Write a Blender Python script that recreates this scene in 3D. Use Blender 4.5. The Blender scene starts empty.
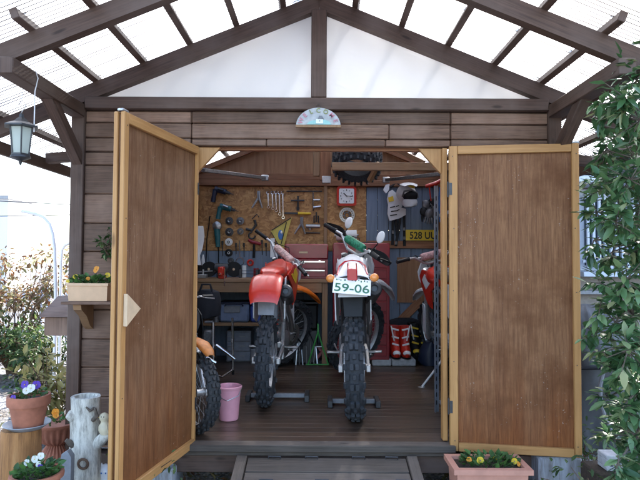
import bpy, bmesh, math, random
from mathutils import Matrix, Vector
random.seed(7)
PI = math.pi
R = math.radians
sc = bpy.context.scene
col = sc.collection
V3 = Vector
# ------------------------------------------------------------------ camera
CAMZ = 1.355
F = 560.0
CM = Matrix.Rotation(R(90 + 2.05), 4, 'X') @ Matrix.Rotation(R(0.3), 4, 'Z')
cd = bpy.data.cameras.new('camera'); cam = bpy.data.objects.new('camera', cd); col.objects.link(cam)
cam.matrix_world = Matrix.Translation((0, 0, CAMZ)) @ CM
cd.sensor_width = 36; cd.lens = 36 * F / 640; cd.clip_end = 500; cd.clip_start = 0.05
sc.camera = cam
def at(px, py, Y):
    d = CM.to_3x3() @ V3(((px - 320) / F, (240 - py) / F, -1))
    k = Y / d.y
    return V3((d.x * k, Y, CAMZ + d.z * k))
FZ = 0.30      # shed floor height
# ------------------------------------------------------------------ mesh builder
def basis(a):
    a = V3(a).normalized()
    u = a.cross(V3((0, 0, 1)))
    if u.length < 1e-4: u = V3((1, 0, 0))
    u.normalize(); return a, u, a.cross(u)
def wm(o):
    m = Matrix.Identity(4)
    while o: m = o.matrix_basis @ m; o = o.parent
    return m
class MB:
    def __init__(s, T=None): s.V = []; s.F = []; s.U = []; s.T = T
    def add(s, vs, fs, us=None):
        n = len(s.V); T = s.T
        s.V += [tuple(T @ V3(v)) if T else tuple(v) for v in vs]
        for i, f in enumerate(fs):
            s.F.append([n + j for j in f])
            s.U.append(us[i] if us else [(vs[j][0] + vs[j][1], vs[j][2]) for j in f])
        return s
    def box(s, c, size, rot=None, b=0.0):
        h = [x / 2 for x in size]; b = min(b, min(h) * 0.9)
        M = Matrix.Translation(c) @ (rot.to_4x4() if rot else Matrix.Identity(4))
        L = h.index(max(h)); ou = random.random() * 9; ov = random.random() * 9
        vs = []; idx = {}
        cs = [(x, y, z) for x in (-1, 1) for y in (-1, 1) for z in (-1, 1)]
        if b <= 0:
            for q in cs: idx[q] = len(vs); vs.append(V3([q[i] * h[i] for i in range(3)]))
            g = lambda q, a: idx[q]
        else:
            for q in cs:
                for a in range(3):
                    idx[(q, a)] = len(vs)
                    vs.append(V3([q[i] * (h[i] if i == a else h[i] - b) for i in range(3)]))
            g = lambda q, a: idx[(q, a)]
        fs = []; us = []
        def uv(f, a):
            o = [i for i in range(3) if i != L]
            v_ax = o[0] if a == o[1] else (o[1] if a == o[0] else o[0])
            return [(vs[j][L] + ou, vs[j][v_ax] + ov + a * 0.37) for j in f]
        for a in range(3):
            o = [i for i in range(3) if i != a]
            for sg in (-1, 1):
                f = []
                for (p, q) in ((-1, -1), (1, -1), (1, 1), (-1, 1)):
                    k = [0, 0, 0]; k[a] = sg; k[o[0]] = p; k[o[1]] = q; f.append(g(tuple(k), a))
                fs.append(f); us.append(uv(f, a))
        if b > 0:
            for a in range(3):
                o = [i for i in range(3) if i != a]
                for p in (-1, 1):
                    for q in (-1, 1):
                        k0 = [0] * 3; k0[a] = -1; k0[o[0]] = p; k0[o[1]] = q; k1 = list(k0); k1[a] = 1
                        k0 = tuple(k0); k1 = tuple(k1)
                        f = [idx[(k0, o[0])], idx[(k1, o[0])], idx[(k1, o[1])], idx[(k0, o[1])]]
                        fs.append(f); us.append(uv(f, o[0]))
            for q in cs:
                f = [idx[(q, a)] for a in range(3)]; fs.append(f); us.append(uv(f, 0))
        return s.add([M @ v for v in vs], fs, us)
    def bb(s, x0, x1, y0, y1, z0, z1, b=0.0):
        return s.box(((x0 + x1) / 2, (y0 + y1) / 2, (z0 + z1) / 2), (abs(x1 - x0), abs(y1 - y0), abs(z1 - z0)), None, b)
    def beam(s, p0, p1, w, h, b=0.0, up=(0, 0, 1), ext=0):
        p0 = V3(p0); p1 = V3(p1); d = (p1 - p0).normalized(); L = (p1 - p0).length + 2 * ext
        y = V3(up).cross(d)
        if y.length < 1e-4: y = V3((0, 1, 0))
        y.normalize(); z = d.cross(y)
        return s.box((p0 + p1) / 2, (L, w, h), Matrix((d, y, z)).transposed(), b)
    def tube(s, pts, r, seg=8, cap=True, closed=False):
        pts = [V3(p) for p in pts]; n = len(pts)
        rs = r if isinstance(r, (list, tuple)) else [r] * n
        vs = []; fs = []; us = []; pu = None; L = 0
        for i, p in enumerate(pts):
            if closed: d = pts[(i + 1) % n] - pts[i - 1]
            else: d = pts[min(i + 1, n - 1)] - pts[max(i - 1, 0)]
            if d.length < 1e-9: d = V3((0, 0, 1))
            d.normalize()
            if pu is None: a, u, v = basis(d)
            else:
                u = pu - d * pu.dot(d)
                if u.length < 1e-5: a, u, v = basis(d)
                u.normalize(); v = d.cross(u)
            pu = u
            for k in range(seg):
                t = 2 * PI * k / seg
                vs.append(p + (u * math.cos(t) + v * math.sin(t)) * rs[i])
        ou = random.random() * 9
        m = n if closed else n - 1
        for i in range(m):
            l0 = L; L += (pts[(i + 1) % n] - pts[i]).length
            for k in range(seg):
                a = i * seg + k; b = i * seg + (k + 1) % seg; j = ((i + 1) % n) * seg
                fs.append([a, b, j + (k + 1) % seg, j + k]); c = 2 * PI * rs[i] / seg
                us.append([(l0 + ou, k * c), (l0 + ou, (k + 1) * c), (L + ou, (k + 1) * c), (L + ou, k * c)])
        if cap and not closed:
            f = list(range(seg)); fs.append(f); us.append([(vs[j].x, vs[j].y) for j in f])
            f = list(range((n - 1) * seg, n * seg)); fs.append(f); us.append([(vs[j].x, vs[j].y) for j in f])
        return s.add(vs, fs, us)
    def lathe(s, prof, c=(0, 0, 0), axis=(0, 0, 1), seg=24, closed=False):
        a, u, v = basis(axis); c = V3(c); vs = []; fs = []; n = len(prof)
        for (r, z) in prof:
            for k in range(seg):
                t = 2 * PI * k / seg
                vs.append(c + a * z + (u * math.cos(t) + v * math.sin(t)) * max(r, 1e-4))
        for i in range(n if closed else n - 1):
            for k in range(seg):
                j = ((i + 1) % n) * seg
                fs.append([i * seg + k, i * seg + (k + 1) % seg, j + (k + 1) % seg, j + k])
        if not closed:
            if prof[0][0] > 1e-3: fs.append(list(range(seg)))
            if prof[-1][0] > 1e-3: fs.append(list(range((n - 1) * seg, n * seg)))
        return s.add(vs, fs)
    def cyl(s, p0, p1, r, r1=None, seg=16): return s.tube([p0, p1], [r, r if r1 is None else r1], seg)
    def prism(s, pts, o, u, v, th):
        o = V3(o); u = V3(u).normalized(); v = V3(v).normalized(); w = u.cross(v).normalized() * th / 2
        n = len(pts); vs = [o + u * p[0] + v * p[1] - w for p in pts] + [o + u * p[0] + v * p[1] + w for p in pts]
        fs = [list(range(n)), list(range(n, 2 * n))] + [[i, (i + 1) % n, n + (i + 1) % n, n + i] for i in range(n)]
        us = [[(p[1], p[0]) for p in pts]] * 2 + [[(0, 0), (0, .1), (th, .1), (th, 0)]] * n
        return s.add(vs, fs, us)
    def sphere(s, c, r, seg=16, rings=10, rot=None):
        if not isinstance(r, (tuple, list)): r = (r, r, r)
        c = V3(c); vs = []; fs = []
        for i in range(rings + 1):
            ph = PI * i / rings
            for k in range(seg):
                t = 2 * PI * k / seg
                q = V3((r[0] * math.sin(ph) * math.cos(t), r[1] * math.sin(ph) * math.sin(t), r[2] * math.cos(ph)))
                if rot: q = rot @ q
                vs.append(c + q)
        for i in range(rings):
            for k in range(seg):
                fs.append([i * seg + k, i * seg + (k + 1) % seg, (i + 1) * seg + (k + 1) % seg, (i + 1) * seg + k])
        return s.add(vs, fs)
    def loft(s, rings, cap=True):
        n = len(rings[0]); vs = [V3(p) for r in rings for p in r]; fs = []
        for i in range(len(rings) - 1):
            for k in range(n):
                fs.append([i * n + k, i * n + (k + 1) % n, (i + 1) * n + (k + 1) % n, (i + 1) * n + k])
        if cap: fs.append(list(range(n))); fs.append(list(range((len(rings) - 1) * n, len(rings) * n)))
        return s.add(vs, fs)
    def torus(s, c, axis, R_, r, seg=32, rs=8, a0=0, a1=2 * PI):
        a, u, v = basis(axis); c = V3(c); full = abs(a1 - a0 - 2 * PI) < 1e-6
        n = seg if full else seg + 1
        pts = [c + (u * math.cos(a0 + (a1 - a0) * i / seg) + v * math.sin(a0 + (a1 - a0) * i / seg)) * R_ for i in range(n)]
        return s.tube(pts, r, rs, closed=full)
    def build(s, name, mat, parent=None, smooth=38, loc=None, recalc=True):
        me = bpy.data.meshes.new(name)
        if parent is not None: Mi = wm(parent).inverted()
        elif loc is not None: Mi = Matrix.Translation(loc).inverted()
        else: Mi = Matrix.Identity(4)
        me.from_pydata([tuple(Mi @ V3(v)) for v in s.V], [], s.F)
        uvl = me.uv_layers.new(name='UVMap'); flat = []
        for u in s.U:
            for q in u: flat += [q[0], q[1]]
        uvl.data.foreach_set('uv', flat)
        bm = bmesh.new(); bm.from_mesh(me)
        if recalc: bmesh.ops.recalc_face_normals(bm, faces=bm.faces)
        th = R(smooth)
        for e in bm.edges:
            e.smooth = len(e.link_faces) != 2 or e.calc_face_angle(0) < th
        for f in bm.faces: f.smooth = True
        bm.to_mesh(me); bm.free()
        me.materials.append(mat)
        o = bpy.data.objects.new(name, me); col.objects.link(o)
        if parent is not None: o.parent = parent
        elif loc is not None: o.location = loc
        return o
def tag(o, label=None, cat=None, group=None, kind=None):
    if label: o['label'] = label
    if cat: o['category'] = cat
    if group: o['group'] = group
    if kind: o['kind'] = kind
    return o
def thing(name, label, cat, loc=(0, 0, 0), group=None):
    o = bpy.data.objects.new(name, None); col.objects.link(o); o.location = loc; o.empty_display_size = .1
    return tag(o, label, cat, group)
def one(mb, name, mat, label, cat, group=None, loc=None, **k):
    if loc is None:
        xs = [v[0] for v in mb.V]; ys = [v[1] for v in mb.V]; zs = [v[2] for v in mb.V]
        loc = ((min(xs) + max(xs)) / 2, (min(ys) + max(ys)) / 2, min(zs))
    return tag(mb.build(name, mat, loc=loc, **k), label, cat, group)
def copy_tree(o, parent=None):
    c = o.copy(); col.objects.link(c); c.parent = parent
    for ch in list(o.children): copy_tree(ch, c)
    return c
def text_mb(txt, size, o, u, v, th=.003, mb=None, align='CENTER', xs=1.0, bold=0):
    cu = bpy.data.curves.new('t', 'FONT'); cu.body = txt; cu.size = size; cu.align_x = align; cu.extrude = th / 2; cu.offset = bold
    ob = bpy.data.objects.new('t', cu); col.objects.link(ob)
    dg = bpy.context.evaluated_depsgraph_get(); dg.update()
    me = bpy.data.meshes.new_from_object(ob.evaluated_get(dg))
    mb = mb or MB(); o = V3(o); u = V3(u).normalized(); v = V3(v).normalized(); w = u.cross(v)
    vs = [o + u * p.co.x * xs + v * p.co.y + w * p.co.z for p in me.vertices]
    mb.add(vs, [list(p.vertices) for p in me.polygons])
    bpy.data.objects.remove(ob); bpy.data.meshes.remove(me); bpy.data.curves.remove(cu)
    return mb
# ------------------------------------------------------------------ materials
def newmat(name):
    m = bpy.data.materials.new(name); m.use_nodes = True; nt = m.node_tree
    return m, nt, nt.nodes['Principled BSDF']
def N(nt, t, **k):
    n = nt.nodes.new(t)
    for a, b in k.items():
        if a.startswith('i_'): n.inputs[a[2:].replace('_', ' ')].default_value = b
        else: setattr(n, a, b)
    return n
def L(nt, a, b): nt.links.new(a, b)
def c4(c): return (c[0], c[1], c[2], 1)
def ramp(nt, fac, stops):
    r = N(nt, 'ShaderNodeValToRGB'); e = r.color_ramp.elements
    while len(e) < len(stops): e.new(.5)
    for i, (p, c) in enumerate(stops): e[i].position = p; e[i].color = c4(c)
    L(nt, fac, r.inputs[0]); return r.outputs[0]
def noise(nt, vec, scale, detail=4, rough=.6):
    n = N(nt, 'ShaderNodeTexNoise'); n.inputs['Scale'].default_value = scale; n.inputs['Detail'].default_value = detail
    n.inputs['Roughness'].default_value = rough
    if vec: L(nt, vec, n.inputs['Vector'])
    return n.outputs['Fac']
def mapv(nt, src, scale, loc=(0, 0, 0)):
    m = N(nt, 'ShaderNodeMapping'); m.inputs['Scale'].default_value = scale; m.inputs['Location'].default_value = loc
    L(nt, src, m.inputs['Vector']); return m.outputs[0]
def mixc(nt, fac, a, b, mode='MIX'):
    m = N(nt, 'ShaderNodeMix'); m.data_type = 'RGBA'; m.blend_type = mode
    def s(i, x):
        if isinstance(x, (float, int)): m.inputs[i].default_value = x
        elif isinstance(x, tuple): m.inputs[i].default_value = c4(x)
        else: L(nt, x, m.inputs[i])
    s(0, fac); s(6, a); s(7, b); return m.outputs[2]
def bump(nt, p, h, strength=.3, dist=.01):
    b = N(nt, 'ShaderNodeBump'); b.inputs['Strength'].default_value = strength; b.inputs['Distance'].default_value = dist
    L(nt, h, b.inputs['Height']); L(nt, b.outputs[0], p.inputs['Normal'])
def mul(nt, a, b):
    m = N(nt, 'ShaderNodeMath', operation='MULTIPLY')
    for i, x in enumerate((a, b)):
        if isinstance(x, (float, int)): m.inputs[i].default_value = x
        else: L(nt, x, m.inputs[i])
    return m.outputs[0]
def plain(name, c, rough=.5, metal=0, var=.15, nscale=25, bmp=.0, spec=.5, coat=0):
    m, nt, p = newmat(name)
    tc = N(nt, 'ShaderNodeTexCoord').outputs['Object']
    n = noise(nt, tc, nscale, 5)
    d = tuple(x * (1 - var) for x in c); l = tuple(min(1, x * (1 + var)) for x in c)
    L(nt, ramp(nt, n, [(.3, d), (.7, l)]), p.inputs['Base Color'])
    p.inputs['Roughness'].default_value = rough; p.inputs['Metallic'].default_value = metal
    p.inputs['Specular IOR Level'].default_value = spec
    if coat: p.inputs['Coat Weight'].default_value = coat
    if bmp: bump(nt, p, n, bmp, .004)
    return m
def wood(name, cd_, cl, rough=.6, isl=.35, grain=60, bmp=.25, knots=True, spec=.3, weather=None, streak=3.0):
    """grain runs along U of the UV map, each board (mesh island) a little lighter or darker"""
    m, nt, p = newmat(name)
    uv = N(nt, 'ShaderNodeUVMap'); uv.uv_map = 'UVMap'; uv = uv.outputs[0]
    geo = N(nt, 'ShaderNodeNewGeometry')
    g1 = noise(nt, mapv(nt, uv, (streak, grain, 1)), 1.0, 6, .65)
    g2 = noise(nt, mapv(nt, uv, (1.3, 9, 1)), 1.0, 3, .5)
    tc = N(nt, 'ShaderNodeTexCoord').outputs['Object']
    b = noise(nt, tc, 2.3, 4, .6)
    base = ramp(nt, g1, [(.28, cd_), (.72, cl)])
    mid = tuple((x + y) / 2 for x, y in zip(cd_, cl))
    base = mixc(nt, mul(nt, g2, .5), base, tuple(x * .72 for x in cd_))
    if weather:
        base = mixc(nt, ramp(nt, b, [(.42, (0, 0, 0)), (.68, (1, 1, 1))]), base, weather)
    if knots:
        vo = N(nt, 'ShaderNodeTexVoronoi'); vo.inputs['Scale'].default_value = 1
        L(nt, mapv(nt, uv, (2.6, 9, 1)), vo.inputs['Vector'])
        kf = ramp(nt, vo.outputs['Distance'], [(.045, (1, 1, 1)), (.11, (0, 0, 0))])
        base = mixc(nt, mul(nt, kf, .7), base, tuple(x * .35 for x in cd_))
    v = N(nt, 'ShaderNodeMapRange'); v.inputs['To Min'].default_value = 1 - isl; v.inputs['To Max'].default_value = 1 + isl
    L(nt, geo.outputs['Random Per Island'], v.inputs['Value'])
    hs = N(nt, 'ShaderNodeHueSaturation'); L(nt, v.outputs[0], hs.inputs['Value']); L(nt, base, hs.inputs['Color'])
    L(nt, hs.outputs[0], p.inputs['Base Color'])
    p.inputs['Roughness'].default_value = rough; p.inputs['Specular IOR Level'].default_value = spec
    bump(nt, p, g1, bmp, .004)
    return m
M = {}
M['stain'] = wood('dark_stained_timber', (.065, .034, .022), (.30, .17, .112), .62, .34, weather=(.25, .16, .118), bmp=.5, grain=110, streak=5)
M['stain_beam'] = wood('dark_stained_beam', (.050, .029, .022), (.15, .088, .064), .6, .2, weather=(.13, .090, .074), grain=90)
M['weathered'] = wood('weathered_grey_timber', (.050, .040, .033), (.17, .135, .112), .7, .22, weather=(.13, .106, .092), grain=90, bmp=.5)
M['pine'] = wood('varnished_pine', (.36, .165, .055), (.62, .34, .13), .45, .14, grain=60, weather=(.46, .24, .09))
M['pine_old'] = wood('bench_pine', (.20, .105, .05), (.42, .26, .14), .55, .2, grain=40, weather=(.25, .15, .09))
M['redwood'] = wood('reddish_inner_timber', (.20, .085, .042), (.42, .20, .105), .55, .2, grain=40)
M['floor'] = wood('dark_floorboards', (.034, .020, .013), (.14, .085, .052), .33, .30, grain=50, bmp=.15, spec=.5, knots=False, weather=(.08, .052, .038))
M['soffit_ply'] = wood('plain_brown_ply', (.25, .12, .06), (.46, .25, .13), .6, .1, grain=25, streak=2, knots=False)
# door ply: vertical reddish grain with stains
def doorply(name, top, bot, z0, z1):
    m, nt, p = newmat(name)
    tc = N(nt, 'ShaderNodeTexCoord').outputs['Object']
    g = noise(nt, mapv(nt, tc, (120, 120, 6)), 1, 7, .72)
    g4 = noise(nt, mapv(nt, tc, (26, 26, 1.3)), 1, 5, .6)
    g2 = noise(nt, mapv(nt, tc, (7, 7, .7)), 1, 4, .6)
    bl = noise(nt, tc, 3.2, 6, .65)
    sp = N(nt, 'ShaderNodeSeparateXYZ'); L(nt, tc, sp.inputs[0])
    mr = N(nt, 'ShaderNodeMapRange'); L(nt, sp.outputs[2], mr.inputs['Value'])
    mr.inputs['From Min'].default_value = z0; mr.inputs['From Max'].default_value = z1
    ad = N(nt, 'ShaderNodeMath', operation='MULTIPLY_ADD'); L(nt, g2, ad.inputs[0]); ad.inputs[1].default_value = .9
    L(nt, mr.outputs[0], ad.inputs[2])
    fac = ramp(nt, ad.outputs[0], [(.55, (0, 0, 0)), (1.35 / 1.5, (1, 1, 1))])
    base = mixc(nt, fac, bot, top)
    base = mixc(nt, .85, base, ramp(nt, g, [(.34, (.45, .38, .34)), (.62, (1.0, 1.0, 1.0))]), 'MULTIPLY')
    base = mixc(nt, .8, base, ramp(nt, g4, [(.32, (.66, .58, .54)), (.66, (1, 1, 1))]), 'MULTIPLY')
    base = mixc(nt, ramp(nt, bl, [(.46, (0, 0, 0)), (.66, (.8, .8, .8))]), base, tuple(x * .45 for x in bot))
    fine = noise(nt, tc, 85, 3, .6)
    blo = noise(nt, mapv(nt, tc, (1, 1, 1), (3, 1, 2)), 4.5, 4, .6)
    sw = mul(nt, ramp(nt, fine, [(.66, (0, 0, 0)), (.70, (1, 1, 1))]), ramp(nt, blo, [(.52, (0, 0, 0)), (.62, (1, 1, 1))]))
    base = mixc(nt, mul(nt, sw, .55), base, (.55, .5, .46))
    L(nt, base, p.inputs['Base Color']); p.inputs['Roughness'].default_value = .58; p.inputs['Specular IOR Level'].default_value = .3
    bump(nt, p, g, .2, .003)
    return m
M['ply_l'] = doorply('door_plywood', (.28, .145, .075), (.27, .105, .036), 0.0, 1.9)
M['ply_r'] = doorply('door_plywood_worn', (.33, .158, .072), (.29, .098, .027), 0.0, 1.9)
# OSB
def osb():
    m, nt, p = newmat('oriented_strand_board')
    tc = N(nt, 'ShaderNodeTexCoord').outputs['Object']
    nz = noise(nt, tc, 6, 2)
    cols = []
    dst = mixc(nt, .12, tc, N(nt, 'ShaderNodeTexNoise').outputs['Color'])
    v1 = N(nt, 'ShaderNodeTexVoronoi'); v1.inputs['Scale'].default_value = 1; L(nt, mapv(nt, dst, (26, 26, 60)), v1.inputs['Vector'])
    v2 = N(nt, 'ShaderNodeTexVoronoi'); v2.inputs['Scale'].default_value = 1; L(nt, mapv(nt, dst, (60, 60, 22), (3, 2, 1)), v2.inputs['Vector'])
    s1 = N(nt, 'ShaderNodeSeparateColor'); L(nt, v1.outputs['Color'], s1.inputs[0])
    s2 = N(nt, 'ShaderNodeSeparateColor'); L(nt, v2.outputs['Color'], s2.inputs[0])
    a = ramp(nt, s1.outputs[0], [(.0, (.32, .15, .05)), (.5, (.48, .25, .09)), (1, (.62, .36, .15))])
    b = ramp(nt, s2.outputs[0], [(.0, (.28, .125, .042)), (.5, (.43, .215, .075)), (1, (.58, .32, .12))])
    base = mixc(nt, ramp(nt, s1.outputs[1], [(.45, (0, 0, 0)), (.55, (1, 1, 1))]), a, b)
    base = mixc(nt, mul(nt, ramp(nt, nz, [(.4, (0, 0, 0)), (.7, (1, 1, 1))]), .4), base, (.25, .12, .045))
    L(nt, base, p.inputs['Base Color']); p.inputs['Roughness'].default_value = .6
    bump(nt, p, s1.outputs[0], .25, .003)
    return m
M['osb'] = osb()
def roofmat():
    m, nt, p = newmat('corrugated_translucent_sheet'); out = nt.nodes['Material Output']; nt.nodes.remove(p)
    tc = N(nt, 'ShaderNodeTexCoord').outputs['Object']
    d = noise(nt, mapv(nt, tc, (3, 1, 1)), 2.5, 5)
    t = N(nt, 'ShaderNodeBsdfTranslucent'); L(nt, ramp(nt, d, [(.35, (.60, .62, .68)), (.6, (.93, .94, .96))]), t.inputs[0])
    tr = N(nt, 'ShaderNodeBsdfTransparent'); tr.inputs[0].default_value = (.93, .94, .97, 1)
    gl = N(nt, 'ShaderNodeBsdfGlossy'); gl.inputs['Roughness'].default_value = .12; gl.inputs[0].default_value = (.9, .9, .95, 1)
    m1 = N(nt, 'ShaderNodeMixShader'); m1.inputs[0].default_value = .92; L(nt, tr.outputs[0], m1.inputs[1]); L(nt, t.outputs[0], m1.inputs[2])
    fr = N(nt, 'ShaderNodeLayerWeight'); fr.inputs[0].default_value = .38
    m2 = N(nt, 'ShaderNodeMixShader'); L(nt, fr.outputs['Fresnel'], m2.inputs[0]); L(nt, m1.outputs[0], m2.inputs[1]); L(nt, gl.outputs[0], m2.inputs[2])
    L(nt, m2.outputs[0], out.inputs[0]); return m
M['roof'] = roofmat()
def translu(name, c, amt=.5, rough=.5, var=None, spec=.4):
    m, nt, p = newmat(name); out = nt.nodes['Material Output']
    geo = N(nt, 'ShaderNodeNewGeometry')
    cc = ramp(nt, geo.outputs['Random Per Island'], var) if var else None
    if cc is None: p.inputs['Base Color'].default_value = c4(c)
    else: L(nt, cc, p.inputs['Base Color'])
    p.inputs['Roughness'].default_value = rough; p.inputs['Specular IOR Level'].default_value = spec
    t = N(nt, 'ShaderNodeBsdfTranslucent')
    if cc is None: t.inputs[0].default_value = c4(c)
    else: L(nt, cc, t.inputs[0])
    x = N(nt, 'ShaderNodeMixShader'); x.inputs[0].default_value = amt
    L(nt, p.outputs[0], x.inputs[1]); L(nt, t.outputs[0], x.inputs[2]); L(nt, x.outputs[0], out.inputs[0]); return m
M['gable'] = translu('white_gable_board', (.93, .93, .93), .70)
M['leaf'] = translu('glossy_evergreen_leaf', (.05, .1, .04), .25, .32, [(0, (.035, .085, .035)), (.5, (.075, .165, .06)), (.85, (.15, .26, .11)), (1, (.30, .32, .15))], .6)
M['leaf_green'] = translu('garden_leaf', (.05, .1, .04), .3, .5, [(0, (.025, .05, .015)), (.6, (.07, .13, .04)), (1, (.16, .2, .07))])
M['leaf_brown'] = translu('autumn_leaf', (.2, .1, .05), .35, .6, [(0, (.10, .045, .025)), (.4, (.22, .11, .05)), (.7, (.16, .17, .07)), (1, (.35, .28, .14))])
M['leaf_yellow'] = translu('yellowing_leaf', (.2, .1, .05), .35, .6, [(0, (.10, .11, .03)), (.5, (.26, .24, .08)), (1, (.40, .33, .14))])
M['leaf_pansy'] = translu('pansy_leaf', (.05, .12, .03), .25, .5, [(0, (.03, .07, .02)), (1, (.09, .2, .05))])
M['petal_purple'] = translu('purple_petal', (.12, .05, .42), .3)
M['petal_white'] = translu('white_petal', (.8, .8, .74), .3)
M['petal_orange'] = translu('orange_petal', (.85, .33, .03), .3)
M['petal_yellow'] = translu('yellow_petal', (.85, .62, .05), .3)
M['black'] = plain('black_plastic', (.012, .012, .014), .55, spec=.3)
M['rubber'] = plain('tyre_rubber', (.026, .027, .03), .75, nscale=60, bmp=.2)
M['rubber_dusty'] = plain('dusty_tyre_rubber', (.030, .033, .040), .8, nscale=60, bmp=.2, var=.35)
M['steel'] = plain('brushed_steel', (.42, .43, .45), .35, .85, nscale=80)
M['chrome'] = plain('chrome', (.7, .7, .72), .16, 1)
M['alu'] = plain('aluminium', (.55, .56, .58), .38, .8, nscale=60)
M['dark_metal'] = plain('dark_metal', (.06, .06, .065), .45, .5)
M['engine'] = plain('engine_casting', (.16, .16, .17), .5, .6, var=.35, nscale=40)
M['red'] = plain('red_plastic', (.52, .024, .010), .32, var=.1, coat=.3)
M['chest_red'] = plain('maroon_painted_steel', (.27, .016, .026), .35, 0, var=.12, coat=.2)
M['cab_red'] = plain('red_painted_steel', (.27, .010, .020), .35, 0, var=.12, coat=.2)
M['white'] = plain('white_plastic', (.72, .73, .76), .35, var=.05, coat=.3)
M['orange'] = plain('orange_plastic', (.72, .16, .012), .35, var=.1, coat=.3)
M['orange_dull'] = plain('worn_orange_plastic', (.42, .14, .025), .5, var=.45, nscale=12)
M['grey_plastic'] = plain('grey_plastic', (.22, .23, .26), .4)
M['green_pad'] = plain('green_foam_pad', (.02, .19, .10), .7, var=.8, nscale=60)
M['pink_pad'] = plain('pink_patterned_pad', (.5, .28, .28), .7, var=.6, nscale=70)
M['redwhite_pad'] = plain('red_white_pad', (.55, .36, .33), .7, var=.6, nscale=60)
M['seat'] = plain('seat_vinyl', (.03, .03, .034), .6, nscale=120, bmp=.2)
M['amber'] = plain('amber_lens', (.8, .28, .06), .25, var=.05, coat=.5)
M['redlens'] = plain('red_lens', (.45, .02, .03), .2, var=.05, coat=.5)
M['terra'] = plain('terracotta', (.36, .13, .075), .8, var=.25, nscale=14, bmp=.2)
M['terra_pale'] = plain('pale_terracotta_plastic', (.55, .26, .19), .6, var=.12, nscale=12, bmp=.1)
M['saucer'] = plain('grey_glazed_saucer', (.3, .31, .33), .5)
M['beige'] = plain('beige_plastic', (.68, .44, .27), .5, var=.06)
M['soil'] = plain('potting_soil', (.05, .035, .025), .95, var=.4, nscale=90, bmp=.6)
M['pink'] = plain('pink_plastic', (.68, .31, .38), .42, var=.05)
M['cloth_white'] = plain('white_cotton', (.75, .74, .75), .9, var=.08, nscale=8)
M['blue_bin'] = plain('blue_plastic', (.05, .10, .42), .4)
M['blue_case'] = plain('blue_grey_plastic', (.17, .22, .34), .5)
M['navy'] = plain('navy_plastic', (.015, .022, .05), .45)
M['teal'] = plain('teal_plastic', (.02, .13, .15), .45)
M['bag'] = plain('black_canvas', (.014, .015, .022), .85, nscale=50, bmp=.3)
M['paper'] = plain('white_paper', (.8, .8, .8), .8, var=.03)
M['yellow'] = plain('yellow_plastic', (.75, .50, .03), .5, var=.08)
M['pennant'] = plain('yellow_pennant_cloth', (.62, .50, .12), .8, var=.1)
M['plateyellow'] = plain('yellow_number_plate', (.75, .52, .04), .4, var=.06)
M['blue'] = plain('blue_plastic_bright', (.04, .16, .45), .4)
M['greenframe'] = plain('green_painted_steel', (.06, .35, .08), .4)
M['letter_green'] = plain('green_lettering', (.01, .13, .07), .5)
M['letter_black'] = plain('black_lettering', (.012, .012, .014), .5)
M['letter_pink'] = plain('pink_lettering', (.55, .22, .28), .6)
M['letter_olive'] = plain('olive_lettering', (.25, .28, .10), .6)
M['aqua'] = plain('aqua_paint', (.30, .55, .53), .6)
M['signwood'] = plain('pale_grey_sign_board', (.42, .43, .44), .7, var=.2, nscale=30)
M['clear'] = None
M['tarp'] = plain('grey_tarpaulin', (.095, .10, .108), .55, var=.3, nscale=7, bmp=.3)
M['stucco'] = plain('beige_stucco', (.33, .29, .26), .9, var=.12, nscale=30, bmp=.5)
M['housewhite'] = plain('white_painted_wall', (.72, .73, .75), .8, var=.04)
M['whitealu'] = plain('white_enamelled_metal', (.62, .68, .78), .4, .0, var=.05)
M['roofdark'] = plain('dark_roof_tile', (.06, .055, .06), .7)
M['silver_plastic'] = plain('silver_grey_plastic', (.42, .43, .46), .4)
M['rackgrey'] = plain('blue_grey_slotted_steel', (.20, .22, .26), .45, .4)
M['clear_drawer'] = plain('pale_clear_drawer', (.28, .31, .37), .3)
M['winglass'] = plain('dark_window_glass', (.05, .07, .09), .08, spec=.9)
M['bark'] = plain('grey_bark', (.12, .095, .075), .9, var=.4, nscale=30, bmp=.6)
M['twig'] = plain('brown_twig', (.14, .085, .055), .85, var=.3)
M['polewhite'] = plain('white_painted_pipe', (.72, .70, .72), .5, var=.08)
M['concrete'] = plain('weathered_concrete', (.34, .34, .35), .9, var=.2, nscale=20, bmp=.5)
M['block'] = plain('pale_concrete_block', (.42, .43, .46), .9, var=.25, nscale=25, bmp=.5)
M['lampglass'] = translu('frosted_lantern_glass', (.75, .8, .75), .6, .2)
M['stone'] = plain('grey_stone', (.24, .25, .27), .85, var=.25, nscale=12, bmp=.5)
M['figurine'] = plain('cream_glazed_figure', (.62, .54, .38), .5, var=.2, nscale=14)
M['gusset'] = plain('pale_wedge_wood', (.62, .44, .28), .6, var=.1)
M['bluewall'] = None
def bluewall():
    m, nt, p = newmat('blue_grey_painted_boards')
    tc = N(nt, 'ShaderNodeTexCoord').outputs['Object']
    g = noise(nt, mapv(nt, tc, (40, 40, 3)), 1, 5)
    L(nt, ramp(nt, g, [(.3, (.13, .175, .25)), (.7, (.20, .255, .345))]), p.inputs['Base Color'])
    p.inputs['Roughness'].default_value = .6; bump(nt, p, g, .2, .003); return m
M['bluewall'] = bluewall()
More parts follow.
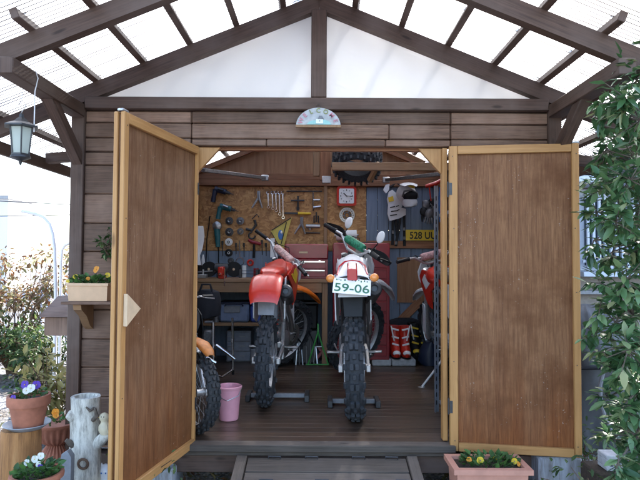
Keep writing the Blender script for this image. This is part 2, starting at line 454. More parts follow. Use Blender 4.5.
def logmat(name, c1, c2, c3, sx, sz):
    m, nt, p = newmat(name)
    tc = N(nt, 'ShaderNodeTexCoord').outputs['Object']
    g = noise(nt, mapv(nt, tc, (sx, sx, sz)), 1, 7, .75)
    b = noise(nt, mapv(nt, tc, (9, 9, 2.5)), 1, 5, .6)
    base = ramp(nt, g, [(.3, c1), (.55, c2), (.75, c3)])
    base = mixc(nt, ramp(nt, b, [(.5, (0, 0, 0)), (.7, (.7, .7, .7))]), base, c1)
    L(nt, base, p.inputs['Base Color']); p.inputs['Roughness'].default_value = .85; bump(nt, p, g, .8, .01); return m
M['birch'] = logmat('whitewashed_log', (.22, .20, .17), (.74, .71, .63), (.88, .86, .78), 40, 9)
M['stump'] = logmat('orange_brown_stump', (.15, .06, .02), (.42, .19, .065), (.56, .30, .12), 30, 2.2)
M['paintpeel'] = logmat('peeling_white_timber', (.14, .11, .09), (.40, .42, .46), (.5, .52, .57), 28, 3)
def gravel():
    m, nt, p = newmat('grey_gravel')
    tc = N(nt, 'ShaderNodeTexCoord').outputs['Object']
    v = N(nt, 'ShaderNodeTexVoronoi'); v.inputs['Scale'].default_value = 42; L(nt, tc, v.inputs['Vector'])
    s = N(nt, 'ShaderNodeSeparateColor'); L(nt, v.outputs['Color'], s.inputs[0])
    base = ramp(nt, s.outputs[0], [(0, (.10, .105, .12)), (.5, (.22, .225, .245)), (1, (.42, .42, .44))])
    soil = noise(nt, tc, .55, 4)
    base = mixc(nt, ramp(nt, soil, [(.5, (0, 0, 0)), (.62, (1, 1, 1))]), base, (.07, .055, .04))
    L(nt, base, p.inputs['Base Color']); p.inputs['Roughness'].default_value = .9
    h = N(nt, 'ShaderNodeMath', operation='SUBTRACT'); h.inputs[0].default_value = 1; L(nt, v.outputs['Distance'], h.inputs[1])
    bump(nt, p, h.outputs[0], .9, .02); return m
M['gravel'] = gravel()
# ------------------------------------------------------------------ leaves
def leafmesh(name, mat, spots, size, parent=None, label=None, cat=None, group=None, kind=None, aspect=.42, droop=.3, loc=None, fold=.25):
    """spots: list of (point, outward direction). Each leaf: 6 faces folded along its midrib"""
    V = []; Fc = []
    o = V3(loc) if loc is not None else (wm(parent).translation if parent is not None else V3((0, 0, 0)))
    for (p, d) in spots:
        p = V3(p) - o; d = V3(d) + V3((random.gauss(0, .5), random.gauss(0, .5), random.gauss(0, .35) - droop))
        if d.length < 1e-3: d = V3((1, 0, 0))
        d.normalize(); u = d.cross(V3((random.gauss(0, .35), random.gauss(0, .35), 1)))
        if u.length < 1e-3: u = V3((1, 0, 0))
        u.normalize(); w = u.cross(d); s = size * random.uniform(.6, 1.25); a = s * aspect * .5
        n = len(V); f = fold * a * 2; cv = -random.uniform(0, .18) * s
        V += [p, p + d * s * .33 + u * a + w * f, p + d * s * .36, p + d * s * .33 - u * a + w * f,
              p + d * s * .7 + u * a * .75 + w * (f * .6 + cv * .5), p + d * s * .7 + w * cv * .6, p + d * s * .7 - u * a * .75 + w * (f * .6 + cv * .5), p + d * s + w * cv]
        Fc += [(n, n + 1, n + 2), (n, n + 2, n + 3), (n + 1, n + 4, n + 5, n + 2), (n + 2, n + 5, n + 6, n + 3), (n + 4, n + 7, n + 5), (n + 5, n + 7, n + 6)]
    me = bpy.data.meshes.new(name); me.from_pydata([tuple(v) for v in V], [], Fc); me.materials.append(mat)
    me.polygons.foreach_set('use_smooth', [True] * len(Fc))
    ob = bpy.data.objects.new(name, me); col.objects.link(ob)
    if parent is not None: ob.parent = parent
    else: ob.location = o
    return tag(ob, label, cat, group, kind)
def clump(c, r, n, shell=.5):
    out = []
    c = V3(c); r = V3(r) if isinstance(r, (tuple, list)) else V3((r, r, r))
    for _ in range(n):
        d = V3((random.gauss(0, 1), random.gauss(0, 1), random.gauss(0, 1))).normalized()
        k = random.uniform(shell, 1) ** .7
        out.append((c + V3((d.x * r.x, d.y * r.y, d.z * r.z)) * k, d))
    return out
def pansy(mb, c, n, s):
    """five rounded petals facing along n"""
    a, u, v = basis(n); c = V3(c)
    for k in range(5):
        t = PI / 2 + 2 * PI * k / 5; e = u * math.cos(t) + v * math.sin(t); f = a.cross(e)
        pts = [c]
        for q in range(7):
            g = -1.15 + 2.3 * q / 6
            pts.append(c + e * s * (.45 + .5 * math.cos(g * .9)) + f * s * .55 * math.sin(g) + a * s * (.12 * (k % 2) + .1))
        mb.add(pts, [[0] + list(range(1, 8))])
    return mb
# ================================================================== WORLD AND LIGHT
w = bpy.data.worlds.new('World'); sc.world = w; w.use_nodes = True
nt = w.node_tree; bg = nt.nodes['Background']
sky = nt.nodes.new('ShaderNodeTexSky'); sky.sky_type = 'NISHITA'; sky.sun_disc = False
SUN_E, SUN_A = 38, 24          # elevation; azimuth to the right of straight behind the shed
sky.sun_elevation = R(SUN_E); sky.sun_rotation = R(SUN_A); sky.air_density = 1.0; sky.dust_density = 1.8; sky.ozone_density = .6
nt.links.new(sky.outputs[0], bg.inputs[0]); bg.inputs[1].default_value = 0.15
sd = bpy.data.lights.new('sun', 'SUN'); sd.energy = 3.6; sd.angle = R(.6); sd.color = (1, .95, .87)
sun = bpy.data.objects.new('sun', sd); col.objects.link(sun)
sv = V3((math.sin(R(SUN_A)) * math.cos(R(SUN_E)), math.cos(R(SUN_A)) * math.cos(R(SUN_E)), math.sin(R(SUN_E))))
sun.rotation_euler = sv.to_track_quat('Z', 'Y').to_euler()
sc.view_settings.view_transform = 'Standard'; sc.view_settings.look = 'None'; sc.view_settings.gamma = 1
sc.view_settings.exposure = 2.45; sc.view_settings.use_curve_mapping = False
sc.cycles.max_bounces = 10; sc.cycles.transparent_max_bounces = 16; sc.cycles.diffuse_bounces = 5
sc.cycles.transmission_bounces = 8; sc.cycles.sample_clamp_indirect = 8
# ================================================================== GROUND
g = MB(); n = 1
g.add([(-90, -40, 0), (90, -40, 0), (90, 150, 0), (-90, 150, 0)], [[0, 1, 2, 3]])
tag(g.build('ground', M['gravel'], recalc=False), kind='structure')
# loose stones on the gravel beside the shed
mb = MB()
for i in range(900):
    x = random.uniform(-4.6, -1.5); y = random.uniform(2.6, 7.5); r = random.uniform(.008, .022)
    mb.sphere((x, y, r * .4), (r, r * random.uniform(.6, 1), r * .6), 6, 4)
tag(mb.build('gravel_stones', M['stone']), kind='stuff', label='loose grey stones scattered over the gravel', cat='gravel')
# ================================================================== SHED
X0 = -.012; XL, XR = -1.473, 1.426; YF, YB = 3.30, 6.25
PX = lambda px: (px - 320) * YF / F
PZ = lambda py: CAMZ + (260 - py) * YF / F
OL, OR, OT = PX(195), PX(446), PZ(146)
shed = thing('garden_shed', 'dark stained timber shed with clear corrugated roof, white gable and both plywood doors open', 'shed', (X0, YF, 0))
RL = lambda x: 2.846 - .405 * abs(x - X0)        # underside of the rafters
# floor
mb = MB(); y = YF + .0
while y < YB - .02:
    y1 = min(y + .088, YB); mb.bb(XL + .06, XR - .06, y, y1 - .002, FZ - .03, FZ + random.uniform(-.0008, .0008), .0015); y = y1
fl = mb.build('floor', M['floor'], shed)
mb = MB(); mb.bb(PX(178), PX(452), YF - .085, YF - .002, FZ - .038, FZ + .004, .005)
mb.bb(PX(180), PX(450), YF - .06, YF - .004, FZ - .065, FZ - .041, .004)
mb.build('threshold', M['weathered'], shed)
mb = MB(); mb.bb(XL + .02, XR - .02, YF - .03, YF + .07, .13, FZ - .068, .004)
for y in (4.3, 5.3, 6.15): mb.bb(XL + .05, XR - .05, y, y + .09, .13, FZ - .035, .004)
mb.build('floor_joists', M['stain_beam'], shed)
for (x, y) in ((PX(165), 3.36), (PX(300), 3.42), (-1.35, 4.75), (1.3, 4.75), (-1.35, 6.1), (1.3, 6.1), (0, 6.1), (0, 4.8)):
    mb = MB(); mb.bb(x - .09, x + .09, y - .08, y + .1, 0, .128, .008); mb.build('foundation_block', M['block'], shed)
# front wall of horizontal boards
def boards(name, x0, x1, zs, y=YF, th=.04, gap=.003, mat='stain', joints=()):
    mb = MB()
    for a, b in zip(zs[:-1], zs[1:]):
        xs = [x0] + sorted([j + random.uniform(-.2, .2) for j in joints if x0 + .3 < j < x1 - .3 and random.random() < .5]) + [x1]
        for p, q in zip(xs[:-1], xs[1:]):
            dy = random.uniform(-.002, .002)
            mb.bb(p + .001, q - .001, y + dy, y + th, b + gap, a - .0005, .006)
    return mb.build(name, M[mat], shed)
zl = [PZ(v) for v in (110.5, 123, 138, 152.5, 166, 195, 224.5, 253, 282, 311, 340, 368, 397, 426, 447)]
boards('left_front_wall', XL + .075, OL - .031, zl)
boards('right_front_wall', OR + .03, XR - .075, zl)
boards('lintel_wall', OL - .029, OR + .029, [PZ(v) for v in (110.5, 123, 138.5, 146)], joints=(-.2, .35))
mb = MB(); mb.bb(XL + .1, XR - .1, YF + .043, YF + .055, PZ(146), PZ(111)); mb.bb(XL + .1, OL - .03, YF + .043, YF + .055, FZ, PZ(146)); mb.bb(OR + .03, XR - .1, YF + .043, YF + .055, FZ, PZ(146))
mb.build('inner_lining', M['redwood'], shed)
mb = MB(); mb.bb(XL + .08, XR - .08, YF - .035, YF + .05, PZ(110), PZ(97.5), .006); mb.build('wall_plate', M['stain_beam'], shed)
for x in (XL, XR - .078):
    mb = MB(); mb.bb(x, x + .078, YF - .02, YF + .06, .13, RL(x + .04) - .004, .005); mb.build('corner_post', M['stain_beam'], shed)
    mb = MB(); mb.bb(x, x + .078, YB - .06, YB + .02, .13, RL(x + .04) - .004, .005); mb.build('corner_post', M['stain_beam'], shed)
# side walls, back wall
for x, nm in ((XL + .012, 'left_side_wall'), (XR - .052, 'right_side_wall')):
    mb = MB(); z = .16
    while z < 2.2: mb.bb(x, x + .04, YF + .065, YB - .065, z + .003, min(z + .17, 2.2), .006); z += .17
    mb.build(nm, M['stain'], shed)
mb = MB(); z = .16
while z < 2.2: mb.bb(XL + .08, XR - .08, YB, YB + .03, z + .003, min(z + .17, 2.2), .005); z += .17
mb.build('back_wall', M['stain'], shed)
YI = 6.20                                        # inner face of the back wall lining
def IX(px): return at(px, 260, YI).x
def IZ(py): return at(320, py, YI).z
osb_x0 = XL + .09; osb_x1 = IX(366)
mb = MB(); mb.bb(osb_x0, osb_x1, YI, YI + .012, IZ(251), IZ(187)); mb.build('osb_panel', M['osb'], shed)
mb = MB(); x = osb_x0
while x < osb_x1 - .01: mb.bb(x, min(x + .148, osb_x1), YI + .002, YI + .014, FZ, IZ(251.5)); x += .15
mb.build('lower_back_lining', M['bluewall'], shed)
mb = MB(); x = osb_x1 + .004
while x < XR - .1:
    mb.bb(x, min(x + .12, XR - .09), YI, YI + .014, FZ, IZ(187), .004); x += .124
mb.build('blue_back_lining', M['bluewall'], shed)
mb = MB(); mb.bb(osb_x1 + .01, XR - .1, YI - .03, YI - .002, IZ(248), IZ(240.5), .003); mb.build('wall_rail', M['redwood'], shed)
mb = MB(); mb.bb(IX(397), XR - .1, YI - .02, YI - .001, IZ(302), IZ(257)); mb.build('ply_patch', M['soffit_ply'], shed)
mb = MB(); mb.beam((IX(391), YI - .035, IZ(329)), (IX(421), YI - .035, IZ(299)), .09, .02, .003, up=(0, 1, 0)); mb.build('diagonal_brace', M['redwood'], shed)
mb = MB(); mb.bb(IX(323.5), IX(327), YI - .045, YI - .002, IZ(250), IZ(183), .003); mb.build('stud', M['pine_old'], shed)
mb = MB(); mb.bb(XL + .06, XL + .13, YI - .07, YI - .002, FZ, IZ(181), .003); mb.build('stud', M['redwood'], shed)
mb = MB(); mb.bb(XR - .12, XR - .06, YI - .07, YI - .002, FZ, IZ(181), .003); mb.build('stud', M['redwood'], shed)
mb = MB(); mb.bb(XL + .06, XR - .06, YI - .06, YI + .04, IZ(186.5), IZ(180.5), .004); mb.bb(XL + .06, XR - .06, YI - .03, YI + .04, IZ(180), IZ(174), .004); mb.build('back_wall_plate', M['redwood'], shed)
# back gable in brown ply
gz0 = IZ(174) + .002
def tri(z0, dz, y0, th, name, mat, x0=XL + .1, x1=XR - .1, mid=None, parent=shed):
    mb = MB(); pts = []
    half = (2.846 + dz - z0) / .405
    a = max(x0, X0 - half); b = min(x1, X0 + half)
    pts = [(a, z0), (b, z0)]
    if b < X0 + half: pts.append((b, RL(b) + dz))
    pts.append((X0, 2.846 + dz))
    if a > X0 - half: pts.append((a, RL(a) + dz))
    mb.prism(pts, (0, y0 + th / 2, 0), (1, 0, 0), (0, 0, 1), th); return mb.build(name, M[mat], parent)
tri(gz0, .058, YI + .002, .012, 'back_gable_panel', 'soffit_ply')
tri(PZ(99), .05, YF + .062, .006, 'gable_panel', 'gable', x0=XL - .2, x1=XR + .2)
# rafters
def rafter(y, th=.055, h=.095, xe=2.0, name='rafter', mat='stain_beam'):
    for s in (-1, 1):
        mb = MB(); a = X0 + s * .0005; b = X0 + s * xe
        pts = [(a, RL(a)), (b, RL(b)), (b, RL(b) + h), (a, RL(a) + h)]
        n = len(pts); u = []
        V = [(p[0], y, p[1]) for p in pts] + [(p[0], y + th, p[1]) for p in pts]
        fs = [[0, 1, 2, 3], [4, 5, 6, 7]] + [[i, (i + 1) % 4, 4 + (i + 1) % 4, 4 + i] for i in range(4)]
        o = random.random() * 9
        us = [[(V[j][0] + o + V[j][1] * .1, V[j][2] + .405 * abs(V[j][0] - X0) + (V[j][1] if k > 1 else 0)) for j in f] for k, f in enumerate(fs)]
        mb.add(V, fs, us); mb.build(name, M[mat], shed)
rafter(2.55); rafter(YF - .02); rafter(4.85, .05, .08, mat='redwood'); rafter(YI - .06, .05, .055, mat='redwood'); rafter(6.8)
mb = MB(); kp = PX(318)
mb.bb(kp - .046, kp + .046, YF - .028, YF + .055, PZ(97), RL(kp) - .002, .005); mb.build('king_post', M['stain_beam'], shed)
mb = MB(); mb.bb(X0 - .02, X0 + .02, 2.42, 6.9, 2.90, 2.975, .004); mb.build('ridge_board', M['stain_beam'], shed)
# side plates carried forward, with braces
for s, x in ((-1, XL + .04), (1, XR - .04)):
    zt = RL(x) - .002
    mb = MB(); mb.bb(x - .042, x + .042, 2.50, YF - .022, zt - .078, zt, .005)
    mb.build('side_plate', M['stain_beam'], shed)
    mb = MB(); mb.bb(x - .042, x + .042, YF + .062, 6.9, zt - .078, zt, .005); mb.build('side_plate', M['stain_beam'], shed)
    mb = MB(); mb.beam((x, 2.93, zt - .07), (x, YF + .02, 1.92), .06, .065, .004, ext=.03); mb.build('brace', M['stain_beam'], shed)
    mb = MB(); mb.bb(X0 + s * 1.98 - .015, X0 + s * 1.98 + .015, 2.45, 6.9, RL(2.0) - .03, RL(2.0) + .05, .004); mb.build('eave_board', M['stain_beam'], shed)
    mb = MB(); mb.bb(x - .02, x + .02, YF + .09, YI - .08, zt + .001, zt + .10, .003); mb.build('eave_light_stop', M['stain_beam'], shed)  # unseen board added to stop sun leaking in between plate and roof sheet
    for y in (4.0, 5.6):
        mb = MB(); mb.beam((x + s * .04, y, RL(x) - .15), (X0 + s * 1.95, y, RL(2.0) + .04), .07, .07, .005); mb.build('outrigger', M['stain_beam'], shed)
for s in (-1, 1):
    for k in range(7):
        x = X0 + s * (.22 + .278 * k); z = RL(x) + .097
        mb = MB(); mb.box((x, 4.66, z + .024), (.036, 4.5, .048), Matrix.Rotation(s * math.atan(.405), 3, 'Y'), .003)
        mb.build('purlin', M['stain_beam'], shed)
    # corrugated sheet, waves run down the slope
    V = []; Fc = []; ny = 150 * 6; y0, y1 = 2.36, 6.96
    for i in range(ny + 1):
        y = y0 + (y1 - y0) * i / ny; dz = .0065 * math.sin(2 * PI * (y - y0) / .0318)
        for x in (0, 2.07):
            V.append((X0 + s * x, y, RL(X0 + s * x) + .097 + .056 + dz + (.0 if s < 0 else .0)))
    for i in range(ny): Fc.append([2 * i, 2 * i + 1, 2 * i + 3, 2 * i + 2])
    mb = MB(); mb.add(V, Fc); mb.build('roof_sheet', M['roof'], shed, smooth=80)
mb = MB()
for s in (-1, 1):
    mb.add([(X0, 2.36, 3.025), (X0 + s * .14, 2.36, 2.975), (X0 + s * .14, 6.96, 2.975), (X0, 6.96, 3.025)], [[0, 1, 2, 3]])
mb.build('ridge_cap', M['roof'], shed)
# roofing screws with washers along the purlins
mb = MB()
for s in (-1, 1):
    for k in range(7):
        for j in range(11):
            x = X0 + s * (.22 + .278 * k); y = 2.50 + j * .43
            mb.lathe([(.001, .0), (.011, 0), (.009, .006), (.001, .007)], (x, y, RL(x) + .097 + .064), seg=8)
mb.build('roofing_screws', M['steel'], shed)
# lap lines: overlapping second sheet edges
# opening frame in pine
mb = MB(); mb.bb(OL - .028, OL - .001, YF + .004, YF + .06, FZ + .005, OT - .003, .003); mb.build('door_jamb', M['pine'], shed)
mb = MB(); mb.bb(OR - .020, OR + .010, YF + .004, YF + .06, FZ + .005, OT - .003, .003); mb.build('door_jamb', M['pine'], shed)
for s, x in ((1, OL + .001), (-1, OR - .021)):
    mb = MB(); mb.prism([(0, 0), (s * .135, 0), (s * .0, -.135), (0, -.135)][:2] + [(0, -.15)], (x, YF + .045, OT - .002), (1, 0, 0), (0, 0, 1), .03); mb.build('corner_gusset', M['pine'], shed)
mb = MB(); mb.bb(OL + .03, OR - .03, YF + .062, YF + .10, OT - .012, OT + .05, .003); mb.build('inner_header', M['redwood'], shed)
# inner tie beams and hardware, about a metre behind the door
def inner(px0, px1, py0, py1, Y, th, name, mat, tilt=0):
    a = at(px0, py1, Y); b = at(px1, py0, Y); mb = MB(); mb.bb(a.x, b.x, Y, Y + th, a.z, b.z, .004)
    return mb.build(name, M[mat], shed)
a = at(320, 170, 4.9).z; b = at(320, 162, 4.9).z
mb = MB(); mb.bb(at(332, 165, 4.9).x, XR - .06, 4.9, 4.95, a, b, .004); mb.build('tie_beam', M['pine_old'], shed)
a = at(320, 194 - 12, 5.6).z; b = at(320, 176, 5.6).z
inner(313, 319.5, 149, 176, 5.4, .04, 'hanger_post', 'pine_old')
inner(319.8, 331, 150, 180, 5.42, .05, 'hanger_block', 'redwood')
inner(322, 331, 176, 183, 5.2, .06, 'steel_bracket', 'steel')
mb = MB(); a = at(369, 181, 5.1); b = at(379, 163, 4.98); mb.beam(a, b, .03, .045, .003); mb.build('strut', M['pine_old'], shed)
mb = MB(); a = at(398, 150, 5.2); b = at(424, 163, 5.0); mb.beam(a, b, .03, .04, .003); mb.build('strut', M['pine_old'], shed)
# ------------------------------------------------------------------ doors
def door(hx, hy, fx, fy, z0, z1, ply, wedge, label, thick=.034, flip=1):
    d = V3((fx - hx, fy - hy, 0)); Wd = d.length; d.normalize(); nrm = V3((d.y, -d.x, 0)) * flip   # visible inner face
    o = V3((hx, hy, 0)); up = V3((0, 0, 1))
    def P(u, z, t=0): return o + d * u + nrm * t + up * z
    rt = Matrix((d, nrm, up)).transposed()
    def bx(mb, u0, u1, za, zb, t0, t1, b=.003):
        c = P((u0 + u1) / 2, (za + zb) / 2, (t0 + t1) / 2); mb.box(c, (u1 - u0, abs(t1 - t0), zb - za), rt, b)
    dr = MB(); bx(dr, .012, Wd - .012, z0 + .012, z1 - .012, -.012, 0, 0)
    D = dr.build('door', M[ply], shed); tag(D, label)
    fw = .048; hw0 = .048 if flip > 0 else .014
    for (u0, u1, a, b) in ((0, hw0, z0, z1), (Wd - fw * .8, Wd, z0, z1), (hw0 + .001, Wd - fw * .8 - .001, z0, z0 + fw), (hw0 + .001, Wd - fw * .8 - .001, z1 - fw, z1)):
        mb = MB(); bx(mb, u0, u1, a, b, -.0, .022); bx(mb, u0, u1, a, b, -thick, -.013); mb.build('door_frame', M['pine'], D)
    # outer boarding
    mb = MB(); z = z0 + .05
    while z < z1 - .06: bx(mb, .05, Wd - .05, z + .002, min(z + .17, z1 - .05), -.030, -.014, .004); z += .17
    mb.build('outer_boards', M['stain'], D)
    for z in (z0 + .25, z1 - .25):
        mb = MB(); c = P(-.004, z, .0); mb.cyl(c - up * .045, c + up * .045, .007, seg=10)
        bx(mb, .0, .016, z - .035, z + .035, .0225, .0245, 0); mb.build('hinge', M['dark_metal'], D)
    for k in range(5):
        z = z0 + .06 + (z1 - z0 - .12) * k / 4 + random.uniform(-.04, .04) * (0 < k < 4)
        for u in ((fw * .5, Wd - fw * .4) if flip > 0 else (Wd - fw * .4,)): MB().lathe([(.003, 0), (.003, .0012), (.001, .0016)], P(u + random.uniform(-.006, .006), z, .0222), nrm, 8).build('screw', M['dark_metal'], D)
    c = P(Wd - .02, z1 + .001, .0); mb = MB(); mb.box(c + up * .006, (.05, .03, .012), rt, .003); mb.build('bolt_plate', M['steel'], D)
    if wedge:
        mb = MB(); mb.prism([(Wd - .012, 1.055), (Wd - .012, 1.20), (Wd - .13, 1.125)], P(0, 0, .033), d, up, .018); mb.build('wedge', M['gusset'], D)
    return D
door(OL - .002, YF - .005, at(118, 260, 2.50).x, 2.50, FZ - .03, PZ(147), 'ply_l', True, 'left plywood door swung out toward the camera', flip=-1)
door(OR + .008, YF - .045, at(579, 260, 3.15).x, 3.15, FZ - .03, PZ(147), 'ply_r', False, 'right plywood door folded flat against the front wall', flip=1)
# ================================================================== RAMP
rp = thing('entrance_ramp', 'weathered grey plank ramp below the shed doorway with iron dogs', 'ramp', (0.04, 3.1, 0))
xa, xb = -.464, .555
rs = -.22
def rz(y): return FZ - .055 + (3.22 - y) * rs
mb = MB(); y = 3.205
while y > 1.95:
    wd = random.uniform(.13, .16); c = y - wd / 2
    mb.box(((xa + xb) / 2, c, rz(c) - .012), (xb - xa - .13, wd - .004, .024), Matrix.Rotation(-math.atan(rs), 3, 'X'), .004); y -= wd
mb.build('planks', M['weathered'], rp)
for x in (xa + .03, xb - .03):
    mb = MB(); mb.beam((x, 3.21, rz(3.21) - .006), (x, 1.93, rz(1.93) - .006), .06, .03, .003); mb.build('side_rail', M['weathered'], rp)
mb = MB()
for x in (-.02, .22, -.25, .40):
    for y in (3.19, 2.98):
        xx = x + random.uniform(-.05, .05); z = rz(y) + .006
        mb.tube([(xx - .035, y, z - .01), (xx - .035, y, z + .006), (xx + .035, y - .004, z + .006), (xx + .035, y - .004, z - .01)], .004, 6)
mb.build('iron_dogs', M['dark_metal'], rp)
mb = MB(); mb.bb(xa + .08, xa + .13, 2.0, 3.1, 0, .02); mb.bb(xb - .13, xb - .08, 2.0, 3.1, 0, .02)
for x in (xa + .03, xb - .03): mb.bb(x - .025, x + .025, 3.06, 3.12, 0, .19, .003)
mb.build('legs', M['weathered'], rp)
# leaf litter in the gap under the shed
sp = []
for i in range(260):
    sp.append(((random.uniform(-1.1, -.45), random.uniform(2.9, 3.5), .012 + random.random() * .05), (random.gauss(0, 1), random.gauss(0, 1), .2)))
for i in range(160):
    sp.append(((random.uniform(.6, 1.6), random.uniform(2.9, 3.5), .012 + random.random() * .04), (random.gauss(0, 1), random.gauss(0, 1), .2)))
leafmesh('leaf_litter', M['leaf_brown'], sp, .05, label='dry leaves lying in the dark gap under the shed front', cat='leaves', kind='stuff', droop=0)
# sleeper footing at the right
p0 = at(535, 478, 3.22); p1 = at(578, 458, 3.22)
one(MB().bb(p0.x, p1.x, 3.16, 3.36, 0, .262, .012), 'footing_block', M['paintpeel'], 'whitish block with peeling paint standing under the right door corner', 'block')
p0 = at(150, 478, 3.1); p1 = at(172, 458, 3.1)
one(MB().bb(p0.x, p1.x, 3.1, 3.22, 0, .20, .01), 'footing_block', M['paintpeel'], 'greyish footing block in the shadow behind the left door', 'block')
# ================================================================== SIGN over the door
sg = thing('welcome_sign', 'half round pale sign with a little painted house, hung over the doorway', 'sign', at(318, 127, YF - .055))
c = at(318.3, 126, YF - .055); r = 22 * YF / F
pts = [(-r, -.004)] + [(r * math.cos(PI - PI * k / 24), r * .82 * math.sin(PI * k / 24)) for k in range(25)] + [(r, -.004)]
MB().prism(pts, c, (1, 0, 0), (0, 0, 1), .012).build('board', M['signwood'], sg)
MB().prism([(-r * 1.02, -.01), (r * 1.02, -.01), (r * 1.02, .004), (-r * 1.02, .004)], c + V3((0, -.004, 0)), (1, 0, 0), (0, 0, 1), .02).build('base_strip', M['pine_old'], sg)
word = 'WELCOME'
for i, ch in enumerate(word):
    t = PI - PI * (i + .5 + .3) / (len(word) + .6); e = V3((math.cos(t), 0, math.sin(t) * .82))
    u = V3((math.sin(t), 0, -math.cos(t))); v = V3((math.cos(t), 0, math.sin(t)))
    text_mb(ch, .036, c + e * r * .73 + V3((0, -.009, 0)), u, v, .004, bold=.0004).build('letter', M['letter_pink' if i in (0, 1, 5, 6) else 'letter_olive'], sg)
f = c + V3((.006, -.009, .014))
MB().prism([(-.075, -.008), (.07, -.008), (.06, .01), (.035, .02), (-.04, .016), (-.06, .008)], f, (1, 0, 0), (0, 0, 1), .005).build('painted_meadow', M['aqua'], sg)
MB().prism([(-.02, 0), (.022, 0), (.022, .026), (-.02, .026)], f + V3((0, -.004, -.002)), (1, 0, 0), (0, 0, 1), .004).build('painted_house', M['white'], sg)
MB().prism([(-.008, 0), (.026, 0), (.016, .02), (-.002, .02)], f + V3((0, -.005, .023)), (1, 0, 0), (0, 0, 1), .004).build('painted_roof', M['engine'], sg)
MB().sphere(f + V3((.002, -.007, .012)), .0028, 8, 5).build('painted_window', M['black'], sg)
MB().tube([c + V3((-.02, -.0, r * .8)), c + V3((0, .01, r * .8 + .03)), c + V3((.02, 0, r * .8))], .0015, 5).build('hanging_wire', M['dark_metal'], sg)
# ================================================================== LANTERN
lc = at(21, 137, 2.70)
ln = thing('hanging_lantern', 'black hexagonal lantern with frosted glass hanging from the left eave beam', 'lantern', lc)
s = 2.70 / F
def Zl(py): return (137 - py) * s
mb = MB(); mb.lathe([(.001, Zl(112)), (2.2 * s, Zl(114)), (2.5 * s, Zl(117)), (5 * s, Zl(119)), (8 * s, Zl(122)), (17 * s, Zl(126)), (17 * s, Zl(127.5)), (13 * s, Zl(127.5))], lc, seg=6); mb.build('roof', M['dark_metal'], ln, smooth=10)
mb = MB(); mb.lathe([(10.5 * s, Zl(128)), (7.6 * s, Zl(155))], lc, seg=6); mb.build('glass', M['lampglass'], ln, smooth=10)
mb = MB()
for k in range(6):
    t = 2 * PI * k / 6; e = V3((math.cos(t), math.sin(t), 0))
    mb.cyl(lc + e * 11.3 * s + V3((0, 0, Zl(127))), lc + e * 8.3 * s + V3((0, 0, Zl(156))), .0035, seg=6)
    e2 = V3((math.cos(t + PI / 3), math.sin(t + PI / 3), 0))
    mb.beam(lc + e * 8.8 * s + V3((0, 0, Zl(155))), lc + e2 * 8.8 * s + V3((0, 0, Zl(155))), .006, .008)
mb.build('cage', M['dark_metal'], ln)
mb = MB(); mb.lathe([(9 * s, Zl(156)), (9.5 * s, Zl(158)), (6 * s, Zl(159.5)), (2 * s, Zl(161)), (1.3 * s, Zl(164)), (.001, Zl(166))], lc, seg=12); mb.build('base', M['dark_metal'], ln)
MB().lathe([(.012, Zl(154)), (.012, Zl(140)), (.017, Zl(137)), (.001, Zl(132))], lc, seg=10).build('bulb', M['paper'], ln)
mb = MB(); zt = RL(XL) - .08 - lc.z
mb.tube([lc + V3((0, 0, Zl(112))), lc + V3((.012, 0, Zl(108))), lc + V3((.02, 0, Zl(103))), lc + V3((0, 0, Zl(100))), lc + V3((-.015, 0, Zl(104)))], .0025, 6)
mb.tube([lc + V3((0, 0, Zl(101))), lc + V3((0, 0, zt))], .002, 6); mb.build('hook', M['steel'], ln)
p = at(34, 132, 2.7); one(MB().tube([p, p + V3((0, 0, .2)), p + V3((.003, .02, .27)), p + V3((0.0, 0.0, .30))], .003, 6), 'power_cable', M['polewhite'], 'thin white cable hanging down beside the lantern', 'cable')
# ================================================================== LEFT SIDE OF THE GARDEN
def pipe(px, pts, Y, r, label):
    return one(MB().tube([at(x, y, Y) if y is not None else V3((at(x, 300, Y).x, Y, 0)) for (x, y) in pts], r, 10), 'garden_pole', M['polewhite'], label, 'pole', 'white poles left of the shed')
pipe(0, [(22, 211), (28, 212), (36, 214), (44, 217), (50, 224), (53, 234), (55, 250), (56, 300), (56, None)], 5.6, .019, 'white pipe with a curved top arching left behind the wooden meter box')
pipe(0, [(70, 243), (65, 245), (62, 250), (61, 262), (61, None)], 5.9, .015, 'thinner straight white pipe between the curved pipe and the shed corner')
bx_ = thing('meter_box', 'small grey brown wooden box with sloping lid on the left side of the shed', 'box', (-1.62, 3.6, .87))
a = at(50, 334, 3.6); b = at(70, 316, 3.6)
MB().bb(a.x, XL + .008, 3.52, 3.78, a.z, b.z, .004).build('body', M['stain'], bx_)
mb = MB(); mb.prism([(3.50, b.z + .003), (3.80, b.z + .003), (3.80, b.z + .115), (3.76, b.z + .115)], ((a.x - .03 + XL + .008) / 2, 0, 0), (0, 1, 0), (0, 0, 1), XL + .008 - a.x + .03); mb.build('lid', M['stain'], bx_)
# white picket fence
fx0, fx1, fy = -8.2, -1.9, 8.2
fn = thing('picket_fence', 'pale metal picket fence behind the bushes left of the shed', 'fence', ((fx0 + fx1) / 2, fy, 0))
for z in (.28, .80):
    MB().bb(fx0, fx1, fy, fy + .03, z, z + .035, .003).build('rail', M['whitealu'], fn)
x = fx0; i = 0
while x < fx1:
    MB().bb(x, x + .028, fy - .02, fy - .002, .06, .92, .003).build('picket', M['whitealu'], fn); x += .125
for x in (fx0, -6.1, -4.0, fx1 - .06): MB().bb(x - .03, x + .03, fy + .035, fy + .095, 0, 1.0, .004).build('post', M['whitealu'], fn)
